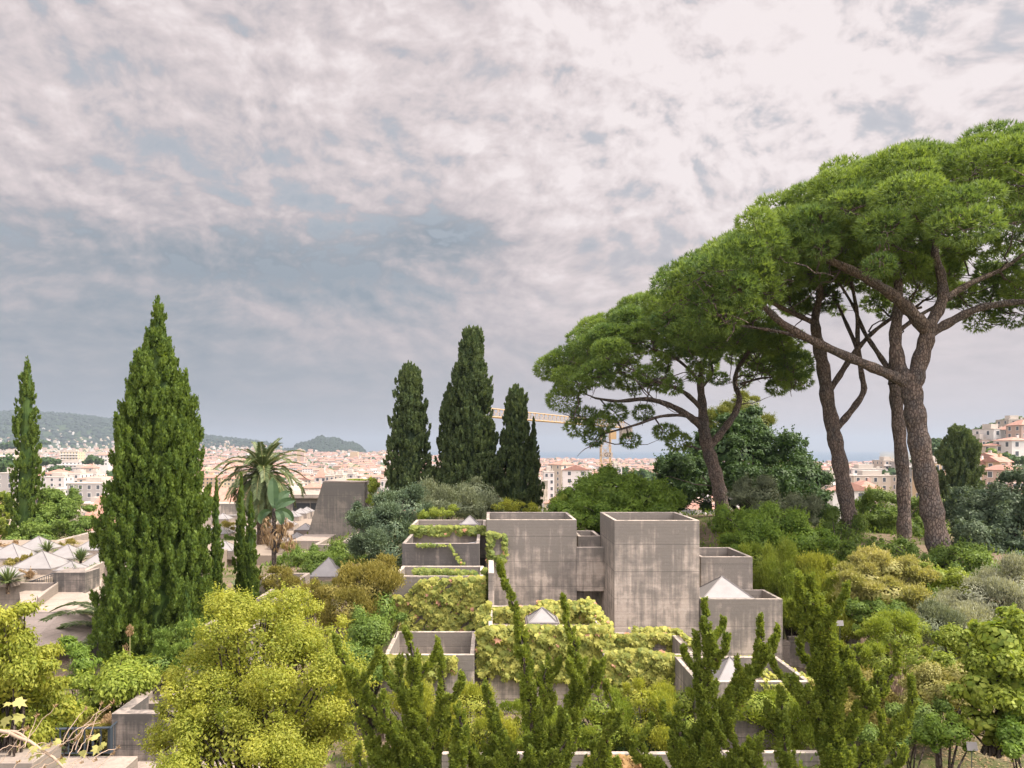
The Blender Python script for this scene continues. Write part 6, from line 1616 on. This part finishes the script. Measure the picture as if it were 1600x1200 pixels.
# ------------------------------------------------------------------ tower crane
M['crane'] = simple('orange_crane_paint', (0.42, 0.29, 0.15), 0.6, 0.1)
CR = empty('tower_crane', (0,0,0), 'orange lattice tower crane with its jib reaching left behind the pine', 'crane')
Yc_ = 150.0; mx = X_(946, Yc_); zt = Z_(668, Yc_)
def lattice(mb, a, b_, w_, n, tri=False):
    a = np.array(a, float); b_ = np.array(b_, float); d = (b_-a)/np.linalg.norm(b_-a)
    up = np.array([0,0,1.0]) if abs(d[2]) < 0.9 else np.array([0,1.0,0]); s = nrm(np.cross(d, up)); u = np.cross(s, d)
    cs = [s*w_/2-u*0, -s*w_/2-u*0, u*w_*0.95] if tri else [s*w_/2+u*w_/2, s*w_/2-u*w_/2, -s*w_/2-u*w_/2, -s*w_/2+u*w_/2]
    for c in cs: mb.tube([a+c, b_+c], 0.085, 4)
    for k in range(n):
        p, q = a+(b_-a)*k/n, a+(b_-a)*(k+1)/n; m_ = (p+q)/2
        for i in range(len(cs)):
            c1, c2 = cs[i], cs[(i+1)%len(cs)]
            if tri:
                mb.tube([p+c1, m_+c2], 0.035, 3, cap=False); mb.tube([m_+c2, q+c1], 0.035, 3, cap=False)
            else:
                mb.tube([p+c1, q+c2], 0.045, 3, cap=False); mb.tube([p+c2, q+c1], 0.045, 3, cap=False); mb.tube([p+c1, p+c2], 0.05, 3, cap=False)
mb = MB(); lattice(mb, (mx, Yc_, CZ-45), (mx, Yc_, zt), 1.9, 26); mb.build('mast', [M['crane']], CR)
mb = MB(); tip = at(700, 636+10, 92); root_ = at(944, 666, Yc_); lattice(mb, root_, tip, 1.25, 34, True); mb.build('jib', [M['crane']], CR)
mb = MB(); d_ = nrm(root_-tip); ce = root_+d_*16; lattice(mb, root_, ce, 1.3, 8, True); mb.build('counter_jib', [M['crane']], CR)
MB().box(ce[0]-1.2, ce[0]+1.2, ce[1]-1.5, ce[1]+1.5, ce[2]-2.4, ce[2]+0.2).build('counterweight', [M['conc']], CR)
MB().box(mx+0.9, mx+2.1, Yc_-0.8, Yc_+0.8, zt-2.4, zt-0.5).build('cabin', [M['crane']], CR)
sg = MB().box(mx-0.75, mx+1.25, Yc_-1.25, Yc_-1.18, Z_(714,Yc_), Z_(707,Yc_)).build('number_plate', [M['w_beige']], CR)
tx = bpy.data.curves.new('lettering', 'FONT'); tx.body = 'G2'; tx.size = 1.15; tx.extrude = 0.01; tx.align_x = 'CENTER'; tx.align_y = 'CENTER'
tx.materials.append(M['dark_in']); tq = bpy.data.objects.new('lettering', tx); COL.objects.link(tq)
bpy.context.view_layer.update(); tme = bpy.data.meshes.new_from_object(tq); bpy.data.objects.remove(tq)
to = bpy.data.objects.new('lettering', tme); put(to, sg); to.location = (mx+0.25, Yc_-1.27, (Z_(714,Yc_)+Z_(707,Yc_))/2); to.rotation_euler = (math.pi/2, 0, 0)
